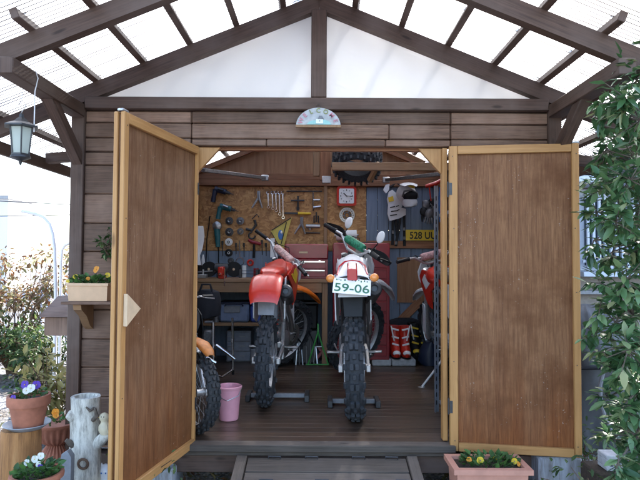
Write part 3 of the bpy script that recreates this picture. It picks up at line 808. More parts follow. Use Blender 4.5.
# pale house far left
hs = thing('apartment_block', 'pale white block with rows of grey windows far behind the left hedge', 'building', (-16.5, 24, 0))
MB().bb(-22, -13.4, 24, 26, 0, 3.9).build('wall', M['housewhite'], hs)
MB().bb(-22.2, -13.3, 23.8, 26.2, 3.9, 4.05).build('roof', M['concrete'], hs)
for zz in (1.25,):
    for xx in (-20.6, -17.9, -15.2):
        f = MB(); f.bb(xx - .05, xx + 1.35, 23.96, 23.998, zz - .05, zz + 1.65, .01); f = f.build('window', M['whitealu'], hs)
        for k in range(3):
            for j in range(3): pass
        MB().bb(xx + .02, xx + .62, 23.94, 23.958, zz + .03, zz + 1.55).build('pane', M['grey_plastic'], f)
        MB().bb(xx + .70, xx + 1.28, 23.94, 23.958, zz + .03, zz + 1.55).build('pane', M['grey_plastic'], f)
# overhead wires
for (p, q, lab) in (((-14, 199), (120, 207), 'upper overhead wire crossing the white sky left of the shed'), ((-14, 215), (120, 214), 'lower overhead wire crossing the white sky left of the shed')):
    a = at(p[0], p[1], 13); b = at(q[0], q[1], 13); a += (a - b) * 2.0; b += (b - a) * .0
    one(MB().tube([a, (a + b) / 2 - V3((0, 0, .05)), b], .011, 6), 'overhead_wire', M['dark_metal'], lab, 'wire', 'overhead wires')
# bushes
def bush(name, label, base, stems, spread, h, clumps, size, mat, group='bushes left of the shed', seed=1):
    random.seed(seed); t = thing(name, label, 'bush', base, group); b = V3(base); mb = MB(); sp = []
    for k in range(stems):
        a = random.uniform(0, 2 * PI); rr = spread * random.uniform(.2, 1); top = b + V3((math.cos(a) * rr, math.sin(a) * rr * .7, h * random.uniform(.55, 1)))
        pts = [b + V3((random.gauss(0, .03), random.gauss(0, .03), 0))]
        for j in (1, 2, 3): pts.append(b.lerp(top, j / 3) + V3((random.gauss(0, .04), random.gauss(0, .04), 0)))
        mb.tube(pts, [.011, .008, .006, .003], 5)
        for j in range(clumps[1]):
            q = pts[random.choice((1, 2, 3, 3))] + V3((random.gauss(0, .08), random.gauss(0, .08), random.gauss(0, .07)))
            mb.tube([pts[2], q], [.004, .002], 4); sp += clump(q, random.uniform(.06, .13), clumps[0], .1)
    mb.build('stems', M['twig'], t); leafmesh('leaves', mat, sp, size, t); return t
bush('nandina_bush', 'reddish brown twiggy bush, middle one of the brown bushes left of the white pipe', (-3.6, 6.6, 0), 20, .75, 1.4, (20, 6), .075, M['leaf_brown'], seed=3)
bush('nandina_bush', 'brown leaved bush at the far left edge in front of the picket fence', (-4.6, 7.4, 0), 16, .8, 1.35, (18, 5), .08, M['leaf_brown'], seed=4)
bush('nandina_bush', 'brownish bush just left of the white pipe behind the meter box', (-3.05, 7.3, 0), 14, .5, 1.45, (18, 6), .075, M['leaf_brown'], seed=14)
bush('evergreen_shrub', 'low dense green shrub at the far left on the gravel', (-3.95, 6.2, 0), 16, .55, .62, (26, 6), .06, M['leaf_green'], seed=5)
bush('evergreen_shrub', 'low dense green shrub between the white pipe and the far left shrub', (-3.15, 6.3, 0), 16, .5, .58, (26, 6), .06, M['leaf_green'], seed=6)
bush('evergreen_shrub', 'low green shrub behind the white pipe beside the shed wall', (-2.5, 6.6, 0), 14, .5, .7, (26, 6), .06, M['leaf_green'], seed=7)
bush('yellowing_shrub', 'small shrub with yellowing leaves beside the base of the shed wall', (-2.02, 4.35, 0), 9, .22, .62, (14, 4), .075, M['leaf_yellow'], seed=8)
random.seed(21)
# ------------------------------------------------------------------ pots
def flowerpot(name, label, c, r, h, mat, plant, rim=.18, taper=.68, seed=1, size=.03, group=None, fill=60, top=.05):
    random.seed(seed); c = V3(c); t = thing(name, label, 'flower pot', c, group)
    mb = MB(); rh = h * rim
    mb.lathe([(.001, 0), (r * taper, 0), (r * .9, h - rh), (r, h - rh), (r * 1.02, h - rh * .5), (r, h), (r * .88, h), (r * .86, h - .015), (r * .80, h - .03)], c, seg=36)
    mb.build('pot', mat, t)
    MB().lathe([(.001, h - .02), (r * .5, h - .018), (r * .86, h - .028)], c, seg=24).build('soil', M['soil'], t)
    flowers(t, c + V3((0, 0, h - .02)), (r * .8, r * .8), plant, size, fill, top); return t
def flowers(t, c, rr, plant, size, fill, top):
    sp = []; c = V3(c)
    for i in range(fill):
        a = random.uniform(0, 2 * PI); k = random.random() ** .5
        p = c + V3((math.cos(a) * rr[0] * k, math.sin(a) * rr[1] * k, random.uniform(0, top * .8)))
        sp.append((p, (math.cos(a), math.sin(a), .8)))
    leafmesh('leaves', M['leaf_pansy'], sp, size, t, aspect=.6, droop=-.1)
    for (colr, dx, dy, dz, sz) in plant:
        p = c + V3((dx, dy, dz)); MB().tube([c + V3((dx * .6, dy * .6, 0)), p + V3((0, .004, 0))], .0015, 5).build('flower_stem', M['leaf_green'], t)
        n = V3((random.gauss(0, .25), -1, random.uniform(.1, .6)))
        f = pansy(MB(), p, n, sz).build('flower', M[colr], t, recalc=False)
        MB().sphere(p + n.normalized() * sz * .2, sz * .13, 8, 5).build('flower_eye', M['petal_yellow'] if colr != 'petal_yellow' else M['petal_purple'], f)
# stump, saucer, pot
sc_ = 2.80 / F
a = at(21, 428, 2.80)
st = MB(); rings = []
for (rr, z) in ((.108, 0), (.102, .05), (.096, .2), (.092, .4), (.090, a.z - .006), (.086, a.z)):
    rings.append([(a.x - .0 + math.cos(2 * PI * k / 32) * rr * (1 + .05 * math.sin(3 * 2 * PI * k / 32 + 1) + .03 * math.sin(7 * 2 * PI * k / 32 + z * 3)), 2.80 + math.sin(2 * PI * k / 32) * rr, z) for k in range(32)])
one(st.loft(rings), 'tree_stump', M['stump'], 'tall barkless orange brown stump at the bottom left carrying a saucer and pot', 'stump')
one(MB().lathe([(.001, 0), (.075, 0), (.100, .018), (.110, .024), (.108, .027), (.095, .022), (.07, .008), (.001, .008)], (a.x + .030, 2.8, a.z + .0005), seg=40), 'saucer', M['saucer'], 'grey glazed saucer on the stump under the terracotta pot', 'saucer')
flowerpot('terracotta_pot', 'round terracotta pot of purple and white pansies standing on the stump', (a.x + .036, 2.8, a.z + .009), .098, .155, M['terra'],
          [('petal_purple', -.005, -.03, .075, .022), ('petal_white', .03, -.04, .06, .022), ('petal_purple', .04, -.01, .07, .022), ('petal_purple', -.04, -.07, .02, .016), ('petal_white', .012, -.05, .05, .018)], rim=.3, seed=2, fill=70)
# urn
a = at(56, 462, 3.30)
ur = thing('terracotta_urn', 'fluted terracotta urn with an orange pansy behind the stump', 'urn', (a.x, 3.3, a.z))
prof = [(r_ * 1.17, z_) for r_, z_ in [(.001, 0), (.088, 0), (.09, .018), (.075, .05), (.05, .09), (.042, .105), (.055, .115), (.09, .14), (.108, .18), (.112, .215), (.122, .222), (.124, .238), (.10, .238), (.098, .22), (.001, .215)]]
mb = MB(); rings = []
for (r, z) in prof:
    fl_ = .05 if .02 < z < .21 and r > .02 else 0
    rings.append([(a.x + math.cos(2 * PI * k / 96) * r * (1 + fl_ * math.cos(24 * 2 * PI * k / 96)), 3.3 + math.sin(2 * PI * k / 96) * r * (1 + fl_ * math.cos(24 * 2 * PI * k / 96)), a.z + z) for k in range(96)])
mb.loft(rings).build('bowl', M['terra'], ur, smooth=60)
random.seed(5); flowers(ur, (a.x, 3.3, a.z + .225), (.09, .09), [('petal_orange', .005, -.03, .07, .022), ('petal_orange', .01, -.035, .055, .02)], .03, 60, .04)
one(MB().bb(a.x - .12, a.x + .13, 3.19, 3.41, 0, a.z - .002, .008), 'plinth_block', M['stone'], 'rough grey block carrying the fluted urn', 'block')
# lower pot
a = at(37, 472, 2.46)
flowerpot('terracotta_bowl', 'wide terracotta bowl of white pansies and leaves at the bottom left corner', (a.x, 2.46, a.z - .13), .108, .13, M['terra'],
          [('petal_white', -.01, -.0, .075, .017), ('petal_white', .01, .01, .085, .016), ('petal_purple', .03, -.03, .05, .016), ('petal_white', -.045, .0, .06, .015), ('petal_white', .016, -.02, .06, .014)], seed=4, fill=170, top=.06, size=.036)
one(MB().bb(a.x - .1, a.x + .1, 2.38, 2.55, 0, a.z - .132, .01), 'plinth_block', M['stone'], 'grey block hidden under the lowest flower bowl', 'block')
pts = [(-.028, 0), (.030, 0), (.032, .27), (.012, .30), (-.014, .285), (-.03, .2)]
a = at(66, 470, 2.75); one(MB().prism(pts, (a.x, 2.75, .13), (1, 0, 0), (0, 0, 1), .04), 'stone_slab', M['stone'], 'upright bluish grey slate slab left of the whitewashed log', 'slab', loc=(a.x, 2.75, .13))
bpy.data.objects['stone_slab'].location.z = .13
# birch log planter with branch and bird
Yb = 2.92; a = at(86, 400, Yb); k_ = Yb / F
lg = thing('log_planter', 'whitewashed log planter with a branch stub in front of the shed wall', 'planter', (a.x, Yb, 0))
mb = MB(); rings = []; zt = at(85, 396, Yb).z; random.seed(9)
lv = [0, .1, .2, .3, .4, .47, .52, .56, .60, zt]
for i, z in enumerate(lv):
    rr = (.090, .084, .079, .076, .074, .073, .076, .073, .072, .074)[i] 
    rings.append([(a.x + math.cos(t) * rr * (1 + .06 * math.sin(2 * t + z * 5) + .035 * math.sin(5 * t + z * 14) + .02 * math.sin(9 * t + z * 40)), Yb + math.sin(t) * rr * (1 + .03 * math.sin(4 * t + z * 9)), z) for t in [2 * PI * q / 36 for q in range(36)]])
for (rr, z) in ((.055, zt), (.05, zt - .03), (.001, zt - .035)): rings.append([(a.x + math.cos(2 * PI * q / 36) * rr, Yb + math.sin(2 * PI * q / 36) * rr, z) for q in range(36)])
mb.loft(rings).build('log', M['birch'], lg, smooth=50)
q = lambda x, y, d=0: at(x, y, Yb + d)
MB().tube([q(90, 448), q(100, 441, -.03), q(108, 433, -.05), q(113, 424, -.05)], [.034, .03, .024, .02], 12).build('branch_stub', M['birch'], lg)
MB().tube([q(78, 419, -.02), q(72, 416, -.05), q(68, 414, -.06)], [.036, .028, .021], 10).build('branch_stub', M['birch'], lg)
MB().tube([q(93, 420, -.05), q(97, 416, -.07), q(95, 408, -.075)], [.012, .010, .006], 8).build('branch_stub', M['bark'], lg)
MB().tube([q(76, 446, -.04), q(70, 443, -.07), q(66, 440, -.08)], [.022, .016, .010], 8).build('branch_stub', M['bark'], lg)
MB().tube([q(94, 408, -.055), q(90, 411, -.075), q(86, 407, -.08)], [.008, .008, .004], 8).build('branch_stub', M['bark'], lg)
MB().torus(q(83, 464, -.085), (0, 1, .1), .024, .007, 20, 6).build('knot_ring', M['twig'], lg)
b = q(105, 428, -.055)
bd = MB(); bd.loft([[(b.x + math.cos(t) * r_ * 1.3 + dx, b.y + math.sin(t) * r_ * 1.2, b.z + z * 1.12) for t in [2 * PI * j / 18 for j in range(18)]] for (r_, z, dx) in
     ((.004, -.032, .004), (.020, -.026, .004), (.026, -.008, .002), (.024, .01, 0), (.015, .024, -.002), (.014, .032, -.003), (.019, .042, -.004), (.0195, .052, -.005), (.014, .063, -.005), (.003, .069, -.005))])
bird = one(bd, 'bird_figurine', M['figurine'], 'cream glazed bird figurine perched on the log planter branch', 'figurine', loc=(b.x, b.y, b.z - .036))
MB().loft([[(b.x - .027 + dx, b.y - .004 + math.cos(t) * r_, b.z + .056 + math.sin(t) * r_ * .7) for t in [2 * PI * j / 8 for j in range(8)]] for (r_, dx) in ((.006, 0), (.004, -.008), (.0008, -.015))]).build('beak', M['petal_yellow'], bird)
for s_ in (-1, 1):
    MB().sphere((b.x - .012 + (.0 if s_ < 0 else .012), b.y - .0215, b.z + .061), .0026, 8, 5).build('eye', M['black'], bird)
MB().loft([[(b.x + .020 + dx, b.y - .020 + math.cos(t) * r_ * .5, b.z + dz + math.sin(t) * r_) for t in [2 * PI * j / 10 for j in range(10)]] for (r_, dx, dz) in ((.003, -.004, .022), (.013, 0, .004), (.010, .004, -.01), (.002, .01, -.026))]).build('wing', M['figurine'], bird)
# white cat figurine
b = at(107, 476, 2.95)
ct = thing('cat_figurine', 'small white cat figurine crouched beside the base of the left door', 'figurine', (b.x, 2.95, 0))
mb = MB(); mb.loft([[(b.x + math.cos(t) * r_ * 1.2 + dx, 2.95 + math.sin(t) * r_, z) for t in [2 * PI * j / 18 for j in range(18)]] for (r_, z, dx) in
     ((.036, 0, 0), (.045, .05, 0), (.042, .12, .002), (.034, .17, .0), (.026, .20, -.004), (.024, .215, -.006), (.031, .24, -.008), (.030, .262, -.008), (.018, .285, -.008), (.003, .292, -.008))])
mb.build('body', M['white'], ct)
for dx in (-.026, .010): MB().lathe([(.012, 0), (.007, .014), (.001, .026)], (b.x + dx, 2.945, .272), seg=8).build('ear', M['white'], ct)
for dx in (-.018, .004): MB().sphere((b.x + dx, 2.95 - .031, .254), .004, 8, 5).build('eye', M['blue'], ct)
random.seed(33)
bush('ground_plant', 'low leafy plant around the base of the whitewashed log', (a.x + .16, 3.05, 0), 10, .16, .30, (7, 3), .035, M['leaf_green'], group=None, seed=12)
# planter on the wall shelf
a = at(72, 300, 3.17); b = at(113, 283, 3.17)
wsx = thing('wall_shelf', 'small wooden shelf on a curved bracket on the left wall', 'shelf', ((a.x + b.x) / 2, 3.2, a.z - .16))
zs = at(90, 300.5, 3.17).z
MB().bb(at(67, 300, 3.17).x, at(116, 300, 3.17).x, 3.09, YF - .022, zs - .018, zs, .003).build('board', M['stain'], wsx)
xb_ = at(83, 300, 3.2).x
MB().prism([(3.296, zs - .02), (3.12, zs - .02), (3.13, zs - .05), (3.20, zs - .09), (3.25, zs - .15), (3.296, zs - .175)], (xb_, 0, 0), (0, 1, 0), (0, 0, 1), .045).build('bracket', M['pine_old'], wsx)
pl = thing('window_planter', 'beige plastic trough of yellow pansies on the wall shelf', 'planter', ((a.x + b.x) / 2, 3.17, zs))
def trough(mb, cx, cy, z0, w0, w1, d0, d1, h, rimw, rimh, wall=.008):
    def rc(w_, d_, z): return [(cx + sx * w_ / 2, cy + sy * d_ / 2, z) for (sx, sy) in ((-1, -1), (1, -1), (1, 1), (-1, 1))]
    mb.loft([rc(w0, d0, z0), rc(w1, d1, z0 + h - rimh), rc(w1 + rimw, d1 + rimw, z0 + h - rimh + .002), rc(w1 + rimw, d1 + rimw, z0 + h), rc(w1 - wall * 2, d1 - wall * 2, z0 + h), rc(w1 - wall * 2 - .006, d1 - wall * 2 - .006, z0 + h - .03)], cap=True); return mb
Wd = b.x - a.x
trough(MB(), (a.x + b.x) / 2, 3.17, zs + .001, Wd * .92, Wd * .97, .13, .15, b.z - zs, .012, .016).build('trough', M['beige'], pl)
MB().bb(a.x + .015, b.x - .015, 3.105, 3.235, b.z - .035, b.z - .018).build('soil', M['soil'], pl)
random.seed(6); flowers(pl, ((a.x + b.x) / 2, 3.17, b.z - .02), (Wd * .52, .06), [('petal_yellow', -.085, -.03, .055, .015), ('petal_orange', .028, -.02, .095, .022), ('petal_yellow', .095, -.03, .065, .016), ('petal_orange', -.01, -.04, .045, .012), ('petal_yellow', -.13, -.02, .03, .012), ('petal_yellow', .125, -.02, .07, .012)], .034, 150, .06)
q0 = at(110, 262, 3.27)
hp = thing('hanging_plant', 'trailing blue green sprigs on the wall half hidden behind the left door edge', 'plant', q0)
mb = MB(); sp = []; random.seed(8)
for k in range(6):
    e = q0 + V3((random.uniform(-.05, .03), random.uniform(-.06, .0), random.uniform(.05, .2)))
    mb.tube([q0 + V3((.02, 0, 0)), (q0 + e) / 2 + V3((0, -.02, .02)), e], .002, 4); sp += clump(e, .03, 12, .1) + clump((q0 + e) / 2, .03, 8, .1)
mb.build('stems', M['twig'], hp); leafmesh('leaves', M['leaf_green'], sp, .03, hp, aspect=.6)
# ================================================================== RIGHT PLANTER
a = at(447, 478, 3.0); b = at(527, 462, 3.0)
pr = thing('trough_planter', 'pale terracotta trough with yellow pansies beneath the right door', 'planter', ((a.x + b.x) / 2, 3.0, 0))
h_ = b.z; Wd = b.x - a.x; cx = (a.x + b.x) / 2
trough(MB(), cx, 3.0, .0, Wd * .80, Wd * .86, .17, .20, h_, .04, .028, .012).build('trough', M['terra_pale'], pr)
MB().bb(cx - Wd * .4, cx + Wd * .4, 2.92, 3.08, h_ - .032, h_ - .016).build('soil', M['soil'], pr)
random.seed(10); flowers(pr, (cx, 3.0, h_ - .02), (Wd * .36, .07), [('petal_orange', -.105, -.04, .045, .015), ('petal_yellow', -.05, -.05, .045, .02), ('petal_yellow', .135, -.03, .035, .017), ('petal_orange', .15, -.045, .025, .014), ('petal_yellow', .05, .02, .03, .013)], .04, 120, .05)
# ================================================================== NEIGHBOUR HOUSE AND RIGHT SIDE
nb = thing('neighbour_house', 'beige stucco house with a white barred window behind the evergreen tree', 'house', (5, 6.2, 0))
MB().bb(2.15, 9, 6.2, 14, 0, 2.75).build('wall', M['stucco'], nb)
mb = MB(); mb.prism([(2.0, 2.76), (9.4, 2.76), (9.4, 2.9), (5.6, 4.2), (2.0, 2.9)], (0, 9.9, 0), (1, 0, 0), (0, 0, 1), 8.8); mb.build('roof', M['roofdark'], nb)
a = at(578, 268, 6.2); b = at(616, 190, 6.2)
wn = MB().bb(a.x, b.x + .5, 6.15, 6.197, a.z - .03, b.z, .004).build('window', M['whitealu'], nb)
MB().bb(a.x + .05, b.x + .45, 6.135, 6.148, a.z + .03, b.z - .05).build('pane', M['winglass'], wn)
mb = MB(); x = a.x + .02
while x < b.x + .48: mb.bb(x, x + .028, 6.02, 6.05, a.z - .0, b.z - .06, .003); x += .062
mb.bb(a.x - .01, b.x + .5, 6.052, 6.075, a.z + .06, a.z + .09); mb.bb(a.x - .01, b.x + .5, 6.052, 6.075, b.z - .12, b.z - .09)
mb.build('window_bars', M['whitealu'], wn)
MB().bb(a.x - .04, b.x + .54, 5.98, 6.148, a.z - .09, a.z - .035, .004).build('sill', M['whitealu'], wn)
MB().bb(a.x - .2, b.x + .7, 5.7, 6.198, b.z + .10, b.z + .17, .006).build('window_hood', M['roofdark'], nb)
MB().bb(a.x - .2, b.x + .7, 5.72, 6.198, b.z + .02, b.z + .09, .004).build('hood_trim', M['whitealu'], nb)
MB().bb(2.1, 9.1, 6.05, 6.196, 1.0, 1.04, .004).build('wall_band', M['concrete'], nb)
for zz in (2.45, 2.62): MB().bb(1.9, 9.2, 5.6, 5.66, zz, zz + .06, .004).build('gutter', M['stain_beam'], nb)
# covered motorcycle / tarpaulin heap
random.seed(11)
cx, cy = 2.12, 4.25; mb = MB(); rings = []
prof = [(0, 0, .36, .34), (.15, .0, .35, .34), (.35, .01, .33, .33), (.55, -.03, .30, .30), (.72, -.06, .27, .26), (.88, -.08, .22, .21), (.98, -.10, .15, .14), (1.03, -.11, .06, .05), (1.035, -.11, .002, .002)]
for (z, dx, rx, ry) in prof:
    rings.append([(cx + dx + math.cos(t) * rx * (1 + .06 * math.sin(5 * t + z * 4) + .05 * math.sin(11 * t - z * 9 + math.sin(z * 11))), cy + math.sin(t) * ry * (1 + .06 * math.sin(4 * t + z * 5) + .06 * math.sin(13 * t + z * 8)), z) for t in [2 * PI * j / 60 for j in range(60)]])
tp = one(mb.loft(rings), 'tarpaulin_cover', M['tarp'], 'blue grey tarpaulin draped over a garden machine beside the right door', 'tarpaulin', smooth=60) if False else tag(mb.loft(rings).build('tarpaulin_cover', M['tarp'], loc=(cx, cy, 0), smooth=60), 'grey tarpaulin draped over a garden machine beside the right door', 'tarpaulin')
hose = [at(x, y, 3.4) for x, y in ((606, 362), (600, 385), (601, 405), (606, 420), (612, 432), (620, 440))]
one(MB().tube(hose, .012, 8), 'hose', M['grey_plastic'], 'grey hose looped in front of the tarpaulin', 'hose')
MB().tube([(cx - .30, cy - .27, .60), (cx - .1, cy - .345, .62), (cx + .1, cy - .34, .55)], .012, 6).build('tie_strap', M['black'], tp)
a = at(605, 470, 2.9)
cbk = MB(); cbk.bb(a.x, a.x + .095, 2.88, 2.98, a.z - .0, a.z + .022, .004); cbk.bb(a.x, a.x + .095, 2.88, 2.98, a.z + .055, a.z + .078, .004); cbk.bb(a.x, a.x + .02, 2.881, 2.979, a.z + .02, a.z + .057, .003); cbk.bb(a.x + .075, a.x + .095, 2.881, 2.979, a.z + .02, a.z + .057, .003); cbk.bb(a.x + .036, a.x + .05, 2.882, 2.978, a.z + .02, a.z + .057, .002)
one(cbk, 'hollow_block', M['block'], 'small hollow pale concrete block low under the evergreen tree', 'block')
one(MB().bb(a.x - .06, a.x + .25, 2.86, 3.05, 0, a.z - .001, .01), 'kerb_stone', M['soil'], 'dark kerb stone beneath the hollow block', 'stone')
# evergreen tree
random.seed(12)
tr = thing('evergreen_tree', 'glossy broad leaved evergreen tree filling the right edge in front of the house', 'tree', (1.72, 2.75, 0))
mb = MB(); base = V3((1.72, 2.75, 0)); sp = []
cl = []
def T(px, py, Y, r, n): cl.append((at(px, py, Y), r, n))
for (px, py, Y, r, n) in ((636, 78, 2.5, .11, 60), (650, 60, 2.6, .14, 70), (612, 108, 2.4, .10, 50), (640, 120, 2.3, .16, 120), (600, 125, 2.6, .07, 26), (606, 150, 2.5, .10, 44), (636, 160, 2.5, .16, 120),
     (612, 185, 2.3, .10, 60), (640, 205, 2.4, .16, 120), (597, 212, 2.5, .08, 36), (616, 222, 2.2, .10, 70), (640, 245, 2.5, .15, 110), (612, 252, 2.6, .09, 44), (626, 280, 2.3, .12, 90), (645, 300, 2.6, .15, 110),
     (600, 283, 2.5, .07, 30), (594, 240, 2.5, .07, 30), (590, 185, 2.5, .06, 24), (600, 308, 2.4, .07, 34), (632, 420, 2.6, .14, 90), (628, 350, 2.2, .12, 80), (630, 180, 2.2, .12, 80), (628, 100, 2.2, .11, 70), (596, 332, 2.5, .07, 24), (615, 322, 2.4, .10, 56), (640, 345, 2.4, .14, 100), (604, 352, 2.6, .06, 20), (616, 372, 2.3, .09, 52), (640, 390, 2.5, .15, 100), (622, 408, 2.3, .09, 50), (607, 398, 2.5, .05, 14),
     (636, 435, 2.4, .13, 90), (610, 440, 2.5, .05, 14), (618, 462, 2.2, .06, 26), (644, 465, 2.3, .12, 70), (700, 200, 2.7, .3, 260), (720, 330, 2.7, .3, 240), (700, 110, 2.6, .26, 200), (690, 420, 2.6, .25, 160), (680, 60, 2.8, .2, 120)):
    T(px, py, Y, r, n)
tops = [(1.62, 2.6, 2.2), (1.85, 2.8, 2.3), (1.55, 2.45, 1.7), (1.7, 2.7, 1.4), (2.0, 2.7, 1.8), (1.45, 2.6, 1.1)]
limbs = []
for tp_ in tops:
    t3 = V3(tp_); m1 = base.lerp(t3, .35) + V3((random.gauss(0, .05), random.gauss(0, .05), 0)); m2 = base.lerp(t3, .7) + V3((random.gauss(0, .05), random.gauss(0, .05), 0))
    pts = [base + V3((random.gauss(0, .03), random.gauss(0, .03), 0)), m1, m2, t3]; mb.tube(pts, [.024, .018, .012, .005], 8); limbs += [m1, m2, t3, (m1 + m2) / 2, (m2 + t3) / 2]
for (c_, r_, n_) in cl:
    l = min(limbs, key=lambda q_: (q_ - c_).length + abs(q_.z - c_.z + .15) * .3)
    mb.tube([l, (l + c_) / 2 + V3((0, 0, .03)), c_], [.009, .006, .003], 5)
    for k in range(max(4, n_ // 6)):
        d_ = V3((random.gauss(0, 1), random.gauss(0, 1), random.gauss(0, 1))).normalized(); e_ = c_ + d_ * r_ * random.uniform(.7, 1.15); mb.tube([c_, e_], [.003, .0015], 4)
        m_ = 9
        for j in range(m_):
            q_ = c_.lerp(e_, .25 + .8 * j / m_); sp.append((q_, d_ * .6 + V3((random.gauss(0, .7), random.gauss(0, .7), random.gauss(0, .3)))))
mb.build('trunk', M['bark'], tr); leafmesh('crown', M['leaf'], sp, .064, tr, aspect=.40, droop=.25, fold=.14)
# low plants at the foot
bush('ground_plant', 'low dark green plant on the soil below the evergreen tree', (1.58, 2.75, 0), 18, .3, .30, (12, 4), .045, M['leaf_green'], group=None, seed=15)
bush('ground_plant', 'low dark plant beside the peeling footing block under the tarpaulin', (1.62, 3.45, 0), 12, .3, .26, (10, 3), .04, M['leaf_green'], group=None, seed=16)
# ================================================================== MOTORCYCLES
def ringxz(y, zc, w_, h_, n=18, e=2.6, x=0):
    out = []
    for k in range(n):
        t = 2 * PI * k / n; c_, s_ = math.cos(t), math.sin(t)
        out.append((x + w_ / 2 * math.copysign(abs(c_) ** (2 / e), c_), y, zc + h_ / 2 * math.copysign(abs(s_) ** (2 / e), s_)))
    return out
def arch(y, z, w_, drop, th=.006, n=9, x=0):
    """section of a thin fender, edges drooping"""
    top = [(x + w_ / 2 * math.sin(-PI / 2 + PI * k / (n - 1)) , y, z - drop * (abs(-1 + 2 * k / (n - 1)) ** 2.2)) for k in range(n)]
    bot = [(p[0] * .97 if x == 0 else p[0], p[1], p[2] - th) for p in reversed(top)]
    return top + bot
def wheel(name, c, Rr, tw, par, T, knobs=34, rimR=None, disc=.12, sprocket=False, rubber='rubber', narrow=False, rs=.0):
    c = V3(c); rimR = rimR or Rr * .72
    h = MB(T); h.lathe([(.02, -.075), (.035, -.06), (.03, -.05), (.03, .05), (.035, .06), (.02, .075)], c, (1, 0, 0), 16); h.cyl(c - V3((.10, 0, 0)), c + V3((.10, 0, 0)), .010, seg=8)
    hub = h.build(name, M['alu'], par)
    t = MB(T); hw = tw / 2; b0 = Rr - .018
    pr = [(rimR - .004, -hw * .62), (rimR + .02, -hw * .92), ((b0 + rimR) / 2 + .01, -hw * .98), (b0 - .025, -hw * .86), (b0 - .006, -hw * .5), (b0, 0), (b0 - .006, hw * .5), (b0 - .025, hw * .86), ((b0 + rimR) / 2 + .01, hw * .98), (rimR + .02, hw * .92), (rimR - .004, hw * .62)]
    t.lathe(pr, c, (1, 0, 0), 56, closed=True)
    for i in range(knobs):
        a = 2 * PI * i / knobs
        e = V3((0, math.cos(a), math.sin(a))); f = V3((0, -math.sin(a), math.cos(a)))
        def kb(x, tilt, sz, rr):
            up = (e * math.cos(tilt) + V3((1, 0, 0)) * math.sin(tilt)).normalized(); sd_ = up.cross(f).normalized()
            t.box(c + e * rr + V3((x, 0, 0)), sz, Matrix((sd_, f, up)).transposed(), .002)
        pitch = 2 * PI * Rr / knobs
        if i % 2 == 0:
            for s_ in (-1, 1): kb(s_ * hw * .27, s_ * .12, (hw * .42, pitch * .62, .026), Rr - .012)
            for s_ in (-1, 1): kb(s_ * hw * .93, s_ * 1.0, (hw * .36, pitch * .6, .026), Rr - .045)
        else:
            kb(0, 0, (hw * .36, pitch * .5, .024), Rr - .013)
            for s_ in (-1, 1): kb(s_ * hw * .68, s_ * .5, (hw * .40, pitch * .66, .027), Rr - .024)
    t.build('tyre', M[rubber], hub)
    r = MB(T); w2 = hw * .6
    r.lathe([(rimR + .006, -w2), (rimR - .004, -w2), (rimR - .012, -w2 * .4), (rimR - .016, 0), (rimR - .012, w2 * .4), (rimR - .004, w2), (rimR + .006, w2), (rimR - .002, 0)], c, (1, 0, 0), 48, closed=True); r.build('rim', M['alu'], hub)
    s = MB(T)
    for i in range(32):
        a = 2 * PI * i / 32; sd_ = (-1 if i % 2 else 1); a2 = a + (.5 if (i // 2) % 2 else -.5)
        s.tube([c + V3((sd_ * .045, math.cos(a2) * .034, math.sin(a2) * .034)), c + V3((0, math.cos(a) * (rimR - .014), math.sin(a) * (rimR - .014)))], .0018, 4)
    s.build('spokes', M['steel'], hub)
    d = MB(T); d.lathe([(disc, .060), (disc, .064), (disc * .68, .064), (disc * .68, .060)], c, (1, 0, 0), 36, closed=True)
    for i in range(5):
        a = 2 * PI * i / 5; d.beam(c + V3((.062, .02 * math.cos(a), .02 * math.sin(a))), c + V3((.062, disc * .7 * math.cos(a + .4), disc * .7 * math.sin(a + .4))), .004, .014)
    d.build('brake_disc', M['steel'], hub)
    if sprocket:
        d = MB(T); d.lathe([(.105, -.066), (.105, -.060), (.075, -.060), (.075, -.066)], c, (1, 0, 0), 40, closed=True)
        for i in range(6):
            a = 2 * PI * i / 6; d.beam(c + V3((-.063, .02 * math.cos(a), .02 * math.sin(a))), c + V3((-.063, .08 * math.cos(a), .08 * math.sin(a))), .005, .02)
        for i in range(48):
            a = 2 * PI * i / 48; d.box(c + V3((-.063, .107 * math.cos(a), .107 * math.sin(a))), (.005, .006, .006))
        d.build('sprocket', M['alu'], hub)
    return hub
